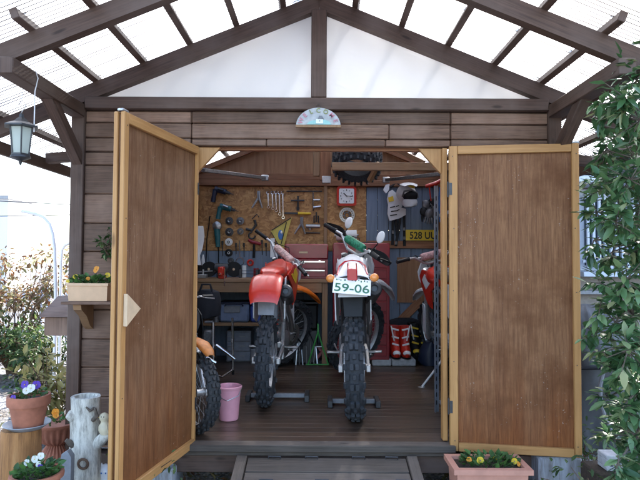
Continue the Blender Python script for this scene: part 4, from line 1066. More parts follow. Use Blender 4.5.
def bike(name, label, cfg, loc, yaw, lean=0, scale=1.0, pitch=0):
    t = thing(name, label, 'motorcycle'); g = cfg.get
    P = lambda n_, mb, m_, par=None: mb.build(n_, M[m_], par if par is not None else t)
    RC = V3((0, 0, .330)); FC = V3((0, 1.42, .345))
    wheel('rear_wheel', RC, .333, g('rw', .14), t, None, sprocket=True, rubber=g('rubber', 'rubber'), rimR=.235)
    # frame
    mb = MB(); H0 = V3((0, 1.10, .89)); H1 = V3((0, 1.035, 1.03))
    mb.cyl(H0, H1, .032)
    for s in (-1, 1):
        mb.tube([H1, (s * .05, .9, .93), (s * .07, .55, .80), (s * .075, .46, .62), (s * .075, .45, .40)], .018, 8)
        mb.tube([(s * .02, 1.07, .9), (s * .04, .98, .6), (s * .06, .95, .33), (s * .07, .8, .25), (s * .075, .45, .27), (s * .075, .45, .42)], .016, 8)
        mb.tube([(s * .06, .55, .82), (s * .07, .25, .86), (s * .06, -.02, .87)], .011, 8)
        mb.tube([(s * .075, .46, .55), (s * .075, .12, .80), (s * .06, -.02, .86)], .011, 8)
    P('frame', mb, g('frame', 'dark_metal'))
    mb = MB()
    for s in (-1, 1):
        mb.beam((s * .088, -.03, .330), (s * .088, .30, .365), .022, .05, .006); mb.beam((s * .088, .30, .365), (s * .07, .50, .40), .026, .06, .006)
    mb.beam((-.075, .36, .385), (.075, .36, .385), .05, .05, .008); mb.box((-.088, -.03, .33), (.03, .07, .045), None, .005); mb.box((.088, -.03, .33), (.03, .07, .045), None, .005)
    P('swingarm', mb, 'alu')
    mb = MB(); a = V3((.0, .40, .44)); b = V3((0, .52, .82)); mb.cyl(a, b, .018); mb.cyl(a.lerp(b, .6), b, .03); P('shock_absorber', mb, 'alu')
    ax, u, v = basis(b - a); pts = [a.lerp(b, .08 + .6 * k / 84) + (u * math.cos(k * .5) + v * math.sin(k * .5)) * .036 for k in range(85)]
    P('spring', MB().tube(pts, .006, 6), g('spring', 'steel'))
    mb = MB(); mb.lathe([(.05, -.115), (.10, -.11), (.125, -.08), (.13, .02), (.12, .085), (.09, .11), (.04, .12)], (0, .62, .36), (1, 0, 0), 28)
    mb.lathe([(.04, -.105), (.075, -.1), (.085, -.07), (.085, .09), (.06, .105)], (0, .79, .36), (1, 0, 0), 24)
    d = V3((0, .25, 1)).normalized(); f = V3((0, 1, -.25)).normalized(); rot = Matrix((V3((1, 0, 0)), f, d)).transposed()
    base = V3((0, .72, .44)); mb.box(base + d * .13, (.09, .095, .26), rot, .01)
    for k in range(9): mb.box(base + d * (.05 + .02 * k), (.135, .14, .006), rot, .001)
    mb.box(base + d * .27, (.10, .11, .05), rot, .012)
    mb.tube([(0, .60, .62), (0, .52, .64), (0, .48, .66)], .03, 10)
    P('engine', mb, 'engine')
    mb = MB(); mb.tube([(.02, .83, .66), (.05, .93, .60), (.10, .94, .48), (.125, .84, .44), (.12, .70, .56), (.105, .50, .68), (.11, .36, .74)], [.02, .022, .024, .022, .020, .018, .018], 12)
    P('exhaust_pipe', mb, 'steel')
    mb = MB(); s0 = V3((.118, .36, .745)); s1 = V3((.135, g('sil', -.10), .835)); dd = (s1 - s0).normalized()
    mb.lathe([(.018, -.01), (.045, .02), (.05, .03), (.05, (s1 - s0).length - .03), (.046, (s1 - s0).length)], s0, dd, 24); SL = P('silencer', mb, g('silmat', 'alu'))
    mb = MB(); mb.lathe([(.046, -.002), (.049, .004), (.040, .022), (.022, .03), (.020, .02), (.020, -.001)], s1, dd, 24); P('end_cap', mb, 'dark_metal', SL)
    # seat, tank
    up_ = g('tail_up', 0)
    mb = MB(); mb.loft([ringxz(y, z, w_, h_) for (y, z, w_, h_) in ((.02, .955, .10, .03), (.06, .96, .15, .06), (.25, .965, .19, .085), (.5, .965, .19, .10), (.66, .985, .165, .09), (.80, 1.02, .13, .07), (.88, 1.045, .07, .04))]); P('seat', mb, g('seat', 'seat'))
    mb = MB(); mb.loft([ringxz(y, z, w_, h_) for (y, z, w_, h_) in ((.60, .91, .10, .08), (.68, .93, .20, .14), (.82, .955, .26, .18), (.94, .965, .25, .17), (1.0, .965, .16, .12))]); P('fuel_tank', mb, g('tank', 'white'))
    for s in (-1, 1):
        mb = MB(); o = V3((s * g('shx', .135), .84, 0)); uu = V3((s * g('shf', .2), 1, 0)).normalized()
        mb.prism([(-.24, .93), (.0, 1.0), (.17, 1.03), (.27, .97), (.25, .86), (.13, .70), (.02, .66), (-.02, .82)], o, uu, (0, 0, 1), .010); sh = P('radiator_shroud', mb, g('shroud', 'red'))
        mb = MB(); mb.prism([(-.1, .93), (.1, .985), (.2, .93), (.12, .84), (.02, .88)], o + V3((s * .007, 0, 0)), uu, (0, 0, 1), .003); P('decal', mb, g('decal', 'white'), sh)
        mb = MB(); mb.bb(s * .10 - .018, s * .10 + .018, .93, 1.0, .62, .92, .004); P('radiator', mb, 'dark_metal')
        mb = MB(); mb.prism([(-.16, .92), (.2, .925), (.26, .86), (.16, .66), (-.0, .58), (-.12, .62)], (s * .108, .2, 0), (-s * .06, 1, 0), (0, 0, 1), .008); P('side_panel', mb, g('side', 'white'))
        mb = MB(); mb.beam((s * .10, .5, .345), (s * .20, .49, .35), .045, .012, .003); mb.cyl((s * .09, .5, .345), (s * .2, .49, .345), .008); P('footpeg', mb, 'steel')
    # rear fender
    path = g('tail', [(.22, .925, .17, .02), (.05, .955, .205, .03), (-.10, .95, .225, .035), (-.20, .905, .225, .035), (-.26, .84, .215, .03), (-.285, .775, .185, .02)])
    mb = MB(); mb.loft([arch(y, z, w_, dr) for (y, z, w_, dr) in path]); RF = P('rear_fender', mb, g('fender', 'red'))
    mb = MB(); mb.bb(-.062, .062, .05, .17, .60, .90, .01); mb.prism([(-.055, 0), (.055, 0), (.065, .17), (-.065, .17)], (0, -.13, .665), (1, 0, 0), (0, .25, 1), .008); P('mud_flap', mb, g('flap', 'grey_plastic') if g('flap') else 'black')
    # chain, stand
    mb = MB()
    for (za, zb) in ((.437, .41), (.225, .30)): mb.beam((-.063, 0.0, za), (-.063, .52, zb), .012, .010, .001)
    P('chain', mb, 'dark_metal')
    mb = MB(); mb.tube([(-.10, .56, .30), (-.25, .52, .16), (-.37, .50, .055)], .011, 8); mb.box((-.375, .50, .05), (.06, .04, .012), None, .003)
    if g('stand', True): P('side_stand', mb, 'alu')
    mb = MB(); mb.tube([(-.12, .62, .33), (-.14, .74, .34), (-.155, .80, .36)], .007, 6); P('gear_lever', mb, 'steel')
    mb = MB(); mb.tube([(.12, .55, .32), (.14, .72, .28)], .007, 6); P('brake_pedal', mb, 'steel')
    # ---- steered part
    A = V3((0, -.454, .891)); AP = FC + V3((0, -.035, -.0)); st = R(g('steer', 0))
    T = Matrix.Translation(AP) @ Matrix.Rotation(st, 4, A) @ Matrix.Translation(-AP)
    def fp(tt, x=0, off=0): return AP + A * tt + V3((x, off, 0)) 
    FR = MB(T); FR.box(fp(.60), (.20, .06, .035), Matrix.Rotation(R(27), 3, 'X'), .006); FR.box(fp(.765), (.20, .06, .03), Matrix.Rotation(R(27), 3, 'X'), .006)
    for s in (-1, 1): FR.cyl(fp(.765, s * .03), fp(.82, s * .03), .014)
    tc_ = P('triple_clamp', FR, 'dark_metal')
    wheel('front_wheel', FC, .345, g('fw', .085), t, T, knobs=38, rimR=.272, disc=.13, rubber=g('rubber', 'rubber'))
    for s in (-1, 1):
        mb = MB(T); mb.cyl(fp(.36, s * .095), fp(.78, s * .095), .024); mb.cyl(fp(-.02, s * .095), fp(.40, s * .095), .026); mb.box(fp(0, s * .095, .02), (.03, .06, .07), None, .006); fk = P('fork_leg', mb, 'alu')
        if g('boots'):
            mb = MB(T); mb.lathe([(.03 + (.008 if k % 2 else 0), .34 + k * .018) for k in range(13)], fp(0, s * .095), A, 16); P('fork_boot', mb, g('boots'), fk)
        else:
            mb = MB(T); q = fp(.22, s * .122, .015); mb.box(q, (.008, .06, .34), Matrix.Rotation(R(27), 3, 'X'), .003); P('fork_guard', mb, g('guard', 'white'), fk)
    T2 = T @ Matrix.Translation(fp(.82)) @ Matrix.Rotation(R(g('roll', 0)), 4, 'Y') @ Matrix.Diagonal((g('barx', 1), 1, 1, 1)) @ Matrix.Translation(-fp(.82))
    hb = fp(.83 + g('hbz', 0)); mb = MB(T2)
    bar = [hb + V3(p) for p in ((-.39, -.075, .09), (-.2, -.02, .085), (-.11, .0, .02), (-.07, 0, 0), (.07, 0, 0), (.11, 0, .02), (.2, -.02, .085), (.39, -.075, .09))]
    mb.tube(bar, .012, 10); mb.cyl(hb + V3((-.16, -.008, .07)), hb + V3((.16, -.008, .07)), .009)
    HB = P('handlebar', mb, 'alu')
    mb = MB(T2); mb.lathe([(.001, -.127), (.030, -.125), (.035, -.10), (.035, .10), (.030, .125), (.001, .127)], hb + V3((0, -.008, .075)), (1, 0, 0), 14); P('bar_pad', mb, g('pad', 'green_pad'), HB)
    for s in (-1, 1):
        e0 = hb + V3((s * .26, -.037, .088)); e1 = hb + V3((s * .40, -.078, .09))
        mb = MB(T2); mb.lathe([(.012, -.002), (.021, 0), (.021, .006)] + [(.0165 + .0015 * (k % 2), .01 + k * .008) for k in range(15)] + [(.019, .14), (.004, .146)], e0, (e1 - e0), 12); P('grip', mb, 'black', HB)
        mb = MB(T2); mb.tube([e0 + V3((-s * .03, .01, 0)), e0 + V3((s * .0, .06, -.01)), e1 + V3((-s * .02, .07, -.02))], [.006, .006, .007], 6); P('lever', mb, 'steel', HB)
        if g('hand'):
            mb = MB(T2); rr = []
            for k in range(9):
                q = k / 8; x = e0.x - s * .10 + s * .30 * q
                zz = .020 + .022 * math.sin(PI * min(1, q * 1.0)) ** .8; yy = .05 + .055 * math.sin(PI * q)
                rr.append([(x, e0.y + yy + .010 * math.cos(2 * PI * j / 12) - .02 * math.sin(2 * PI * j / 12) ** 2, e0.z - .008 + zz * math.sin(2 * PI * j / 12)) for j in range(12)])
            mb.loft(rr); mb.tube([e1 + V3((s * .004, 0, 0)), e1 + V3((s * .01, .04, 0)), V3((rr[-1][0][0], rr[-1][0][1], e0.z))], .008, 6); P('hand_guard', mb, g('hand'), HB)
    # cables
    mb = MB(T2)
    for s in (-1, 1):
        mb.tube([hb + V3((s * .22, .03, .08)), hb + V3((s * .12, .14, .10)), hb + V3((s * .02, .15, .0)), hb + V3((s * .03, .06, -.15))], .0045, 6)
    P('cables', mb, 'black', HB)
    # front fender
    mb = MB(T); fpth = g('ffend', [(1.08, .80, .07, .01), (1.2, .835, .12, .02), (1.35, .845, .15, .03), (1.5, .825, .155, .035), (1.64, .775, .13, .03), (1.73, .725, .085, .02), (1.78, .69, .03, .01)])
    mb.loft([arch(y, z, w_, dr) for (y, z, w_, dr) in fpth]); P('front_fender', mb, g('ffmat', 'red'))
    # number board / headlamp shell
    mb = MB(T); mb.loft([[(x_ * w_, y, z) for (x_) in (-1, -.7, 0, .7, 1)] + [(x_ * w_ * .95, y - .02, z) for x_ in (1, .7, 0, -.7, -1)] for (y, z, w_) in ((1.25, .86, .075), (1.235, .93, .11), (1.205, 1.02, .115), (1.16, 1.10, .08))]); HL = P('headlight_shell', mb, g('shell', 'white'))
    if g('road'):
        mb = MB(T); mb.lathe([(.06, 0), (.058, .012), (.03, .02), (.001, .022)], (0, 1.235, .96), (0, 1, .1), 20); P('headlight', mb, 'lampglass', HL)
        for (x0, p1) in ((-.18, (-.17, -.02, .20)), (.22, (.285, -.045, .235))):
            a = hb + V3((x0, -.02, .085)); e = hb + V3(p1)
            mb = MB(T2); mb.tube([a, a.lerp(e, .5) + V3((0, .02, 0)), e], .005, 6); mr_ = P('mirror', mb, 'black', HB)
            mb = MB(T2); mb.sphere(e, (.045, .014, .05), 18, 10); P('mirror_shell', mb, 'white', mr_)
        for s in (-1, 1):
            mb = MB(); mb.cyl((s * .04, -.10, .895), (s * .12, -.14, .905), .008); ix = P('indicator', mb, 'black')
            MB().sphere((s * .135, -.16, .905), (.028, .02, .026), 16, 10).build('indicator_lens', M['amber'], ix)
    if g('extra'): g('extra')(t, P)
    t.matrix_basis = Matrix.Translation(loc) @ Matrix.Rotation(R(yaw), 4, 'Z') @ Matrix.Rotation(R(lean), 4, 'Y') @ Matrix.Rotation(R(pitch), 4, 'X') @ Matrix.Scale(scale, 4)
    return t
def road_extra(t, P):
    # raised tail cover, lamp, number plate
    mb = MB(); mb.loft([arch(y, z, w_, dr) for (y, z, w_, dr) in ((.36, 1.045, .10, .008), (.28, 1.04, .11, .01), (.12, 1.0, .16, .02), (-.04, .955, .205, .028), (-.14, .925, .215, .03))]); P('tail_cover', mb, 'white')
    mb = MB(); mb.tube([(-.095, -.10, .925), (-.085, .02, .975), (-.05, .14, 1.005), (0, .17, 1.012), (.05, .14, 1.005), (.085, .02, .975), (.095, -.10, .925)], .006, 6); P('tail_trim', mb, 'redlens')
    d = V3((0, .30, .11)).normalized(); n_ = V3((0, -.11, .30)).normalized()
    mb = MB(); mb.box(V3((0, -.085, .965)), (.062, .14, .03), Matrix((V3((1, 0, 0)), d, n_)).transposed(), .008); mb.box((0, -.165, .925), (.062, .02, .075), None, .006); P('tail_lamp', mb, 'redlens')
    c = V3((-.004, -.205, .855)); u = V3((1, 0, -.10)).normalized(); v = V3((.10, 1.0, 1)); v = (v - u * v.dot(u)).normalized(); w_ = u.cross(v)
    mb = MB(); mb.box(c, (.23, .125, .003), Matrix((u, v, w_)).transposed(), .001); pl_ = P('number_plate', mb, 'paper')
    fr = w_ if w_.y < 0 else -w_
    uu = u
    m2 = text_mb('59-06', .092, c + fr * .003 - v * .047, uu, v, .0015, xs=1.02, bold=.0008)
    m2.build('plate_numbers', M['letter_green'], pl_)
    mk = MB()
    for x in (-.095, -.082, -.070, -.045, -.02, .0, .02, .04, .055, .075, .092):
        mk.box(c + fr * .0025 + u * x + v * (.048 + .004 * math.sin(x * 200)), (.008, .013 if (int(x * 1000) % 2) else .007, .001), Matrix((u, v, w_)).transposed())
    mk.build('plate_small_print', M['letter_green'], pl_)
    mb = MB(); mb.prism([(-.09, 0), (.09, 0), (.075, .09), (-.075, .09)], (0, -.19, .79), (1, 0, 0), (0, .25, 1), .006); P('plate_bracket', mb, 'white')
FZ_ = FZ
bike('trail_motorcycle', 'white trail motorcycle with number plate reading 59-06 in the middle of the shed',
     dict(steer=-45, roll=8, barx=.84, shx=.11, shf=.06, ffend=[(1.08, .84, .07, .01), (1.2, .885, .12, .02), (1.35, .90, .15, .03), (1.5, .885, .155, .035), (1.64, .835, .13, .03), (1.74, .77, .085, .02), (1.80, .71, .03, .01)], fender='white', tail=[(.22, .925, .16, .02), (.05, .94, .18, .03), (-.10, .91, .19, .035), (-.16, .87, .17, .03)], tank='white', shroud='white', decal='red', side='white', pad='green_pad', hand='black', ffmat='silver_plastic', shell='white', road=True, extra=road_extra, seat='white', silmat='dark_metal', stand=False, rw=.112, rubber='rubber_dusty', guard='white', sil=-.12),
     (.243, 3.76, FZ), -3.4, -1.5, 1.04)
bike('motocross_motorcycle', 'red and white motocross motorcycle with a drooping red rear fender, left of the white one',
     dict(steer=-45, roll=11, hbz=-.05, shx=.12, shf=.12, fender='red', tank='red', shroud='red', decal='yellow', side='white', pad='redwhite_pad', ffmat='orange', shell='white', seat='red', rw=.098, stand=False, silmat='dark_metal', flap='grey_plastic', guard='white', sil=-.12, frame='alu', spring='red', rubber='rubber_dusty'),
     (-.388, 4.10, FZ), -1.0, 1.0)
bike('motocross_motorcycle', 'white and red motorcycle leaning on its side stand behind the steel rack',
     dict(steer=12, shx=.11, shf=.1, fender='red', tank='red', shroud='red', decal='white', side='white', pad='pink_pad', ffmat='white', shell='white', seat='seat', guard='white', rubber='rubber'),
     (1.23, 4.24, FZ), 1, -8, .97)
mini = bike('mini_motorcycle', 'small orange dirt bike with front wheel facing out, half hidden by the left door jamb',
     dict(steer=26, fender='black', tank='black', shroud='black', decal='dark_metal', side='black', pad='black', ffmat='orange_dull', shell='black', seat='seat', boots='steel', rw=.14, fw=.12, stand=False,
          ffend=[(1.0, .77, .08, .02), (1.15, .81, .12, .03), (1.35, .82, .14, .035), (1.50, .80, .135, .035), (1.60, .75, .11, .03), (1.65, .70, .07, .02)]),
     (-1.01, 4.42, FZ), 197, 10, .70)
# paddock stands / chocks under the two bikes
def chock(px0, px1, py, Y, label, h=.05):
    a = at(px0, py, Y); b = at(px1, py, Y); t = thing('wheel_stand', label, 'wheel stand', ((a.x + b.x) / 2, Y, FZ), 'wheel stands under the bikes')
    mb = MB(); mb.beam((a.x, Y, FZ + h * .6), (b.x, Y, FZ + h * .6), .03, .03, .003); mb.build('crossbar', M['grey_plastic'], t)
    for x in (a.x, b.x): MB().bb(x - .018, x + .018, Y - .09, Y + .09, FZ + .001, FZ + h, .004).build('foot', M['dark_metal'], t)
chock(249, 307, 395, 4.28, 'low steel wheel stand beneath the rear tyre of the red bike')
chock(330, 377, 397, 4.12, 'low steel wheel stand beneath the rear tyre of the white bike')
# ================================================================== BUCKET
c = at(228, 418, 3.76); c = V3((at(229, 400, 3.74).x, 3.74, FZ + .001))
bk = thing('bucket', 'pink plastic bucket on the shed floor beside the mini bike', 'bucket', c)
MB().lathe([(.001, 0), (.058, 0), (.062, .004), (.078, .205), (.084, .207), (.085, .218), (.080, .222), (.076, .21), (.056, .01), (.001, .008)], c, seg=40).build('body', M['pink'], bk)
MB().tube([c + V3((-.082, 0, .205)), c + V3((-.07, -.05, .165)), c + V3((0, -.085, .14)), c + V3((.07, -.05, .165)), c + V3((.082, 0, .205))], .003, 6).build('handle', M['steel'], bk)
# ================================================================== WORKBENCH
YB0 = 5.6
bz = at(260, 279, YB0).z
wb = thing('workbench', 'long pine workbench with a lower shelf against the back wall', 'workbench', (-.6, 5.85, FZ))
bx0, bx1 = XL + .10, at(328, 280, YB0).x
MB().bb(bx0, bx1, YB0, YI - .003, bz - .035, bz, .004).build('bench_top', M['pine_old'], wb)
MB().bb(bx0, bx1 - .06, YB0 + .012, YB0 + .035, bz - .135, bz - .037, .003).build('apron', M['pine_old'], wb)
for x in (bx0 + .03, bx1 - .03):
    for y in (YB0 + .035, YI - .04):
        MB().bb(x - .028, x + .028, y + .0, y + .05, FZ + .001, bz - .036, .003).build('leg', M['pine_old'], wb)
sz = at(240, 323, 5.68).z
MB().bb(bx0 + .06, at(284, 300, 5.68).x, 5.67, YI - .1, sz - .03, sz, .003).build('lower_shelf', M['pine_old'], wb)
# tool chest
a = at(285, 279, 5.72); b = at(328, 244, 5.72)
tb = thing('tool_chest', 'maroon steel tool chest with two chrome drawer pulls standing on the workbench', 'tool chest', ((a.x + b.x) / 2, 5.86, bz))
H_ = b.z - bz; zz0 = bz + .001
MB().bb(a.x, b.x, 5.72, 6.02, zz0, bz + H_ * .56, .004).build('body', M['chest_red'], tb)
MB().bb(a.x - .003, b.x + .003, 5.715, 6.03, bz + H_ * .565, bz + H_, .012).build('lid', M['chest_red'], tb)
for (f0, f1) in ((.06, .27), (.30, .52)):
    d_ = MB().bb(a.x + .02, b.x - .02, 5.708, 5.719, bz + H_ * f0, bz + H_ * f1, .003).build('drawer', M['chest_red'], tb)
    MB().bb(a.x + .03, b.x - .03, 5.694, 5.7075, bz + H_ * (f1 - .055), bz + H_ * (f1 - .01), .002).build('drawer_pull', M['chrome'], d_)
MB().bb(a.x + .14, a.x + .23, 5.711, 5.7145, bz + H_ * .73, bz + H_ * .78).build('badge', M['gusset'], tb)
MB().bb(a.x + .11, a.x + .20, 5.7035, 5.7075, bz + H_ * .435, bz + H_ * .50).build('drawer_label', M['paper'], tb)
MB().cyl((b.x - .085, 5.70, bz + H_ * .5), (b.x - .085, 5.72, bz + H_ * .5), .013).build('lock', M['chrome'], tb)
# things on the bench
def bpt(px, py=279, Y=5.8): return V3((at(px, 260, Y).x, Y, bz + .001))
v_ = bpt(222, Y=5.64); vs_ = thing('bench_vice', 'red bench vice bolted to the front edge of the workbench', 'vice', v_)
MB().bb(v_.x - .035, v_.x + .03, 5.62, 5.76, bz + .001, bz + .03, .006).bb(v_.x - .025, v_.x + .018, 5.64, 5.74, bz + .03, bz + .12, .01).build('base', M['red'], vs_)
MB().bb(v_.x - .03, v_.x + .02, 5.575, 5.615, bz + .03, bz + .12, .008).bb(v_.x - .014, v_.x + .006, 5.615, 5.65, bz + .04, bz + .07, .004).build('jaw', M['red'], vs_)
MB().cyl((v_.x + .035, 5.60, bz - .07), (v_.x + .035, 5.60, bz + .10), .006, seg=8).cyl((v_.x - .005, 5.54, bz + .05), (v_.x - .005, 5.58, bz + .05), .01, seg=8).build('handle', M['chrome'], vs_)
c = bpt(222, Y=5.88); gr = thing('bench_grinder', 'black twin wheel bench grinder behind the red vice', 'grinder', c)
MB().lathe([(.035, -.085), (.05, -.07), (.05, .07), (.035, .085)], c + V3((0, 0, .10)), (1, 0, 0), 20).bb(c.x - .05, c.x + .05, 5.83, 5.93, bz + .001, bz + .06, .008).build('motor', M['dark_metal'], gr)
for s in (-1, 1):
    MB().lathe([(.001, -.018), (.078, -.018), (.08, -.014), (.08, .014), (.078, .018), (.001, .018)], c + V3((s * .13, -.02, .09)), (.0, 1, 0), 28).build('wheel_guard', M['black'], gr)
    MB().lathe([(.001, -.024), (.013, -.022), (.013, -.019)], c + V3((s * .13, -.02, .09)), (0, 1, 0), 12).build('wheel_nut', M['gusset'], gr)
c = bpt(204, Y=5.8); one(MB().bb(c.x - .10, c.x + .04, 5.72, 5.80, bz + .001, bz + .04, .004).cyl((c.x - .09, 5.76, bz + .06), (c.x + .10, 5.76, bz + .075), .006, seg=8).cyl((c.x, 5.76, bz + .04), (c.x, 5.76, bz + .09), .012, seg=10), 'bar_clamp', M['steel'], 'steel clamp lying at the left end of the workbench', 'clamp')
c = bpt(248, Y=5.86); one(MB().cyl((c.x - .07, 5.86, bz + .045), (c.x + .09, 5.86, bz + .045), .004, seg=6).cyl((c.x - .07, 5.86, bz + .075), (c.x + .09, 5.86, bz + .075), .004, seg=6).bb(c.x - .09, c.x - .065, 5.83, 5.89, bz + .001, bz + .09, .003).bb(c.x + .085, c.x + .11, 5.83, 5.89, bz + .001, bz + .09, .003), 'chain_tool', M['dark_metal'], 'small dark jig on the workbench right of the grinder', 'tool')
c = bpt(272, Y=5.9); one(MB().lathe([(.001, 0), (.035, 0), (.035, .12), (.012, .14), (.012, .16), (.001, .16)], c, seg=20), 'spray_can', M['blue'], 'blue spray can on the bench beside the maroon tool chest', 'can')
c = bpt(262, Y=5.86); one(MB().lathe([(.001, 0), (.04, 0), (.04, .09), (.001, .09)], c, seg=20), 'tin', M['engine'], 'short grey tin on the bench behind the red bike handlebar', 'tin')
# under the bench
def case(name, label, px0, px1, py0, py1, Y, d, mat, lidmat=None, cat='case', zbase=None):
    a = at(px0, py1, Y); b = at(px1, py0, Y); z0 = a.z if zbase is None else zbase + .001
    t = thing(name, label, cat, ((a.x + b.x) / 2, Y + d / 2, z0))
    MB().bb(a.x, b.x, Y, Y + d, z0, b.z - .02, .02).build('body', M[mat], t)
    MB().bb(a.x - .004, b.x + .004, Y - .004, Y + d + .004, b.z - .019, b.z, .006).build('lid', M[lidmat or mat], t)
    return t, a, b
t_, a, b = case('tool_case', 'blue grey plastic tool case with a moulded handle on the lower bench shelf', 219, 249, 302, 322, 5.72, .3, 'blue_case', 'navy', zbase=sz)
MB().bb(a.x + .05, b.x - .09, 5.708, 5.718, sz + .10, sz + .17, .003).build('label_panel', M['grey_plastic'], t_)
MB().tube([(a.x + .06, 5.71, b.z - .04), (a.x + .07, 5.68, b.z - .02), (b.x - .07, 5.68, b.z - .02), (b.x - .06, 5.71, b.z - .04)], .008, 8).build('handle', M['navy'], t_)
t_, a, b = case('storage_box', 'bright blue plastic storage box at the right end of the lower bench shelf', 250, 262, 303, 322, 5.74, .28, 'blue_bin', 'blue_bin', 'box', zbase=sz)
a = at(226, 360, 5.8); b = at(251, 331, 5.8)
dw = thing('drawer_cabinet', 'small grey parts cabinet with clear drawers on the floor beneath the bench', 'drawer cabinet', ((a.x + b.x) / 2, 5.9, FZ))
zb = FZ + .001; zt_ = b.z
MB().bb(a.x, b.x, 5.82, 6.05, zb, zt_, .005).build('case', M['grey_plastic'], dw)
for c_ in range(2):
    for r_ in range(3):
        w0 = a.x + .012 + ((b.x - a.x - .02) * (.30 if c_ else 0)); w1 = a.x + (b.x - a.x) * (.28 if not c_ else .97)
        z_ = zb + .015 + (zt_ - zb - .02) * r_ / 3; h2 = (zt_ - zb) / 3 - .018
        d_ = MB().bb(w0, w1, 5.808, 5.818, z_, z_ + h2, .003).build('drawer', M['clear_drawer'], dw)
        MB().bb((w0 + w1) / 2 - .03, (w0 + w1) / 2 + .03, 5.798, 5.8075, z_ + h2 * .5, z_ + h2 * .6, .001).build('pull', M['steel'], d_)
# black bag on a stool at left, chrome stand
a = at(206, 318, 5.0)
bgz = thing('canvas_bag', 'black canvas bag hanging low at the left inside the doorway', 'bag', (a.x, 5.05, a.z))
mb = MB(); mb.loft([[(a.x + math.cos(t) * rx * (1 + .04 * math.sin(3 * t + z * 30)), 5.05 + math.sin(t) * .1, a.z + z) for t in [2 * PI * j / 28 for j in range(28)]] for (rx, z) in ((.06, 0), (.115, .02), (.125, .10), (.12, .18), (.10, .23), (.05, .25))]).build('body', M['bag'], bgz)
MB().tube([(a.x - .06, 4.98, a.z + .22), (a.x - .03, 4.96, a.z + .30), (a.x + .04, 4.97, a.z + .30), (a.x + .06, 4.98, a.z + .22)], .010, 8).build('strap', M['bag'], bgz)
st = thing('tubular_stand', 'chrome tubular stand between the mini bike and the red bike', 'stand', (at(223, 370, 4.9).x, 4.95, FZ))
q = lambda x, y, Y=4.9: at(x, y, Y)
MB().tube([q(213, 322), q(213, 345), q(213.5, 374, 4.9)], .014, 10).tube([q(216, 345), q(226, 352), q(235, 359)], .014, 10).tube([q(232.5, 318, 5.0), q(232.5, 345, 5.0), q(233, 370, 5.0)], .009, 8).tube([q(213.5, 374), q(222, 377), q(233, 370, 5.0)], .009, 8).tube([q(205, 356, 4.7), q(211, 360, 4.7), q(216, 363, 4.7)], .012, 8).build('frame', M['chrome'], st)
MB().tube([q(213.5, 374), q(213.5, 380)], .013, 8).tube([q(233, 370, 5.0), q(233, 374.5, 5.0)], .012, 8).build('foot', M['black'], st)
a = at(221, 322, 5.2)
one(MB().cyl(at(205, 322, 4.9), at(213, 322, 4.9), .012, seg=8).bb(at(204, 330, 4.9).x, at(212, 330, 4.9).x, 4.86, 4.95, at(210, 345, 4.9).z, at(210, 330, 4.9).z, .01), 'radiator_pack', M['engine'], 'dark metal radiator resting behind the mini bike handlebar', 'radiator')
# green framed thing under the right end
def tri_stand():
    t = thing('green_stand', 'green steel tube stand on the floor between the red and the white bikes', 'stand', (at(318, 364, 5.55).x, 5.55, FZ))
    q = lambda x, y, Y=5.55: at(x, y, Y)
    MB().tube([q(306, 364.5), q(329, 364.5)], .007, 6).tube([q(308, 364.5), q(318, 332)], .008, 6).tube([q(328, 364), q(318, 332)], .008, 6).tube([q(318, 332), q(318, 324, 5.6)], .008, 6).build('frame', M['greenframe'], t)
tri_stand()
a = at(300, 330, 5.75); t_, a, b = case('storage_crate', 'black crate with tools under the right end of the bench', 293, 318, 302, 330, 5.75, .3, 'black', 'dark_metal', 'crate')
MB().bb(a.x - .0, b.x, 5.75, 6.05, FZ + .001, a.z - .002, .01).build('lower_tray', M['dark_metal'], t_)
mb = MB()
for k in range(7):
    x = at(296 + k * 3.6, 330, 5.66).x; mb.cyl((x, 5.66 + .02 * (k % 2), FZ + .002), (x + random.uniform(-.02, .02), 5.70, FZ + random.uniform(.12, .3)), random.uniform(.006, .014), seg=8)
one(mb, 'bottle_row', M['steel'], 'small tools and tubes standing on the floor behind the red bike front wheel', 'tools')
# ================================================================== RED CABINET (behind the white bike)
a = at(333, 350, 5.6); b = at(390, 243, 5.6)
cb = thing('roller_cabinet', 'tall bright red steel tool cabinet behind the white bike', 'tool cabinet', ((a.x + b.x) / 2, 5.8, FZ))
MB().bb(a.x, b.x, 5.62, 6.12, FZ + .06, b.z, .008).build('body', M['cab_red'], cb)
nz = 9; zz = FZ + .10; hh = (b.z - .14 - zz) / nz
for k in range(nz):
    d_ = MB().bb(a.x + .03, b.x - .03, 5.608, 5.6185, zz + k * hh + .004, zz + (k + 1) * hh - .004, .003).build('drawer', M['cab_red'], cb)
    MB().bb(a.x + .035, b.x - .035, 5.600, 5.6075, zz + (k + 1) * hh - .020, zz + (k + 1) * hh - .010, .002).build('drawer_pull', M['chest_red'], d_)
for sx in (a.x + .06, b.x - .06):
    for sy in (5.68, 6.06): MB().lathe([(.001, -.012), (.028, -.012), (.028, .012), (.001, .012)], (sx, sy, FZ + .029), (1, 0, 0), 16).build('castor', M['black'], cb)
one(MB().bb(a.x + .05, b.x - .1, 5.66, 6.0, b.z + .001, b.z + .012, .003), 'work_tray', M['black'], 'flat black tray lying on top of the red cabinet', 'tray')
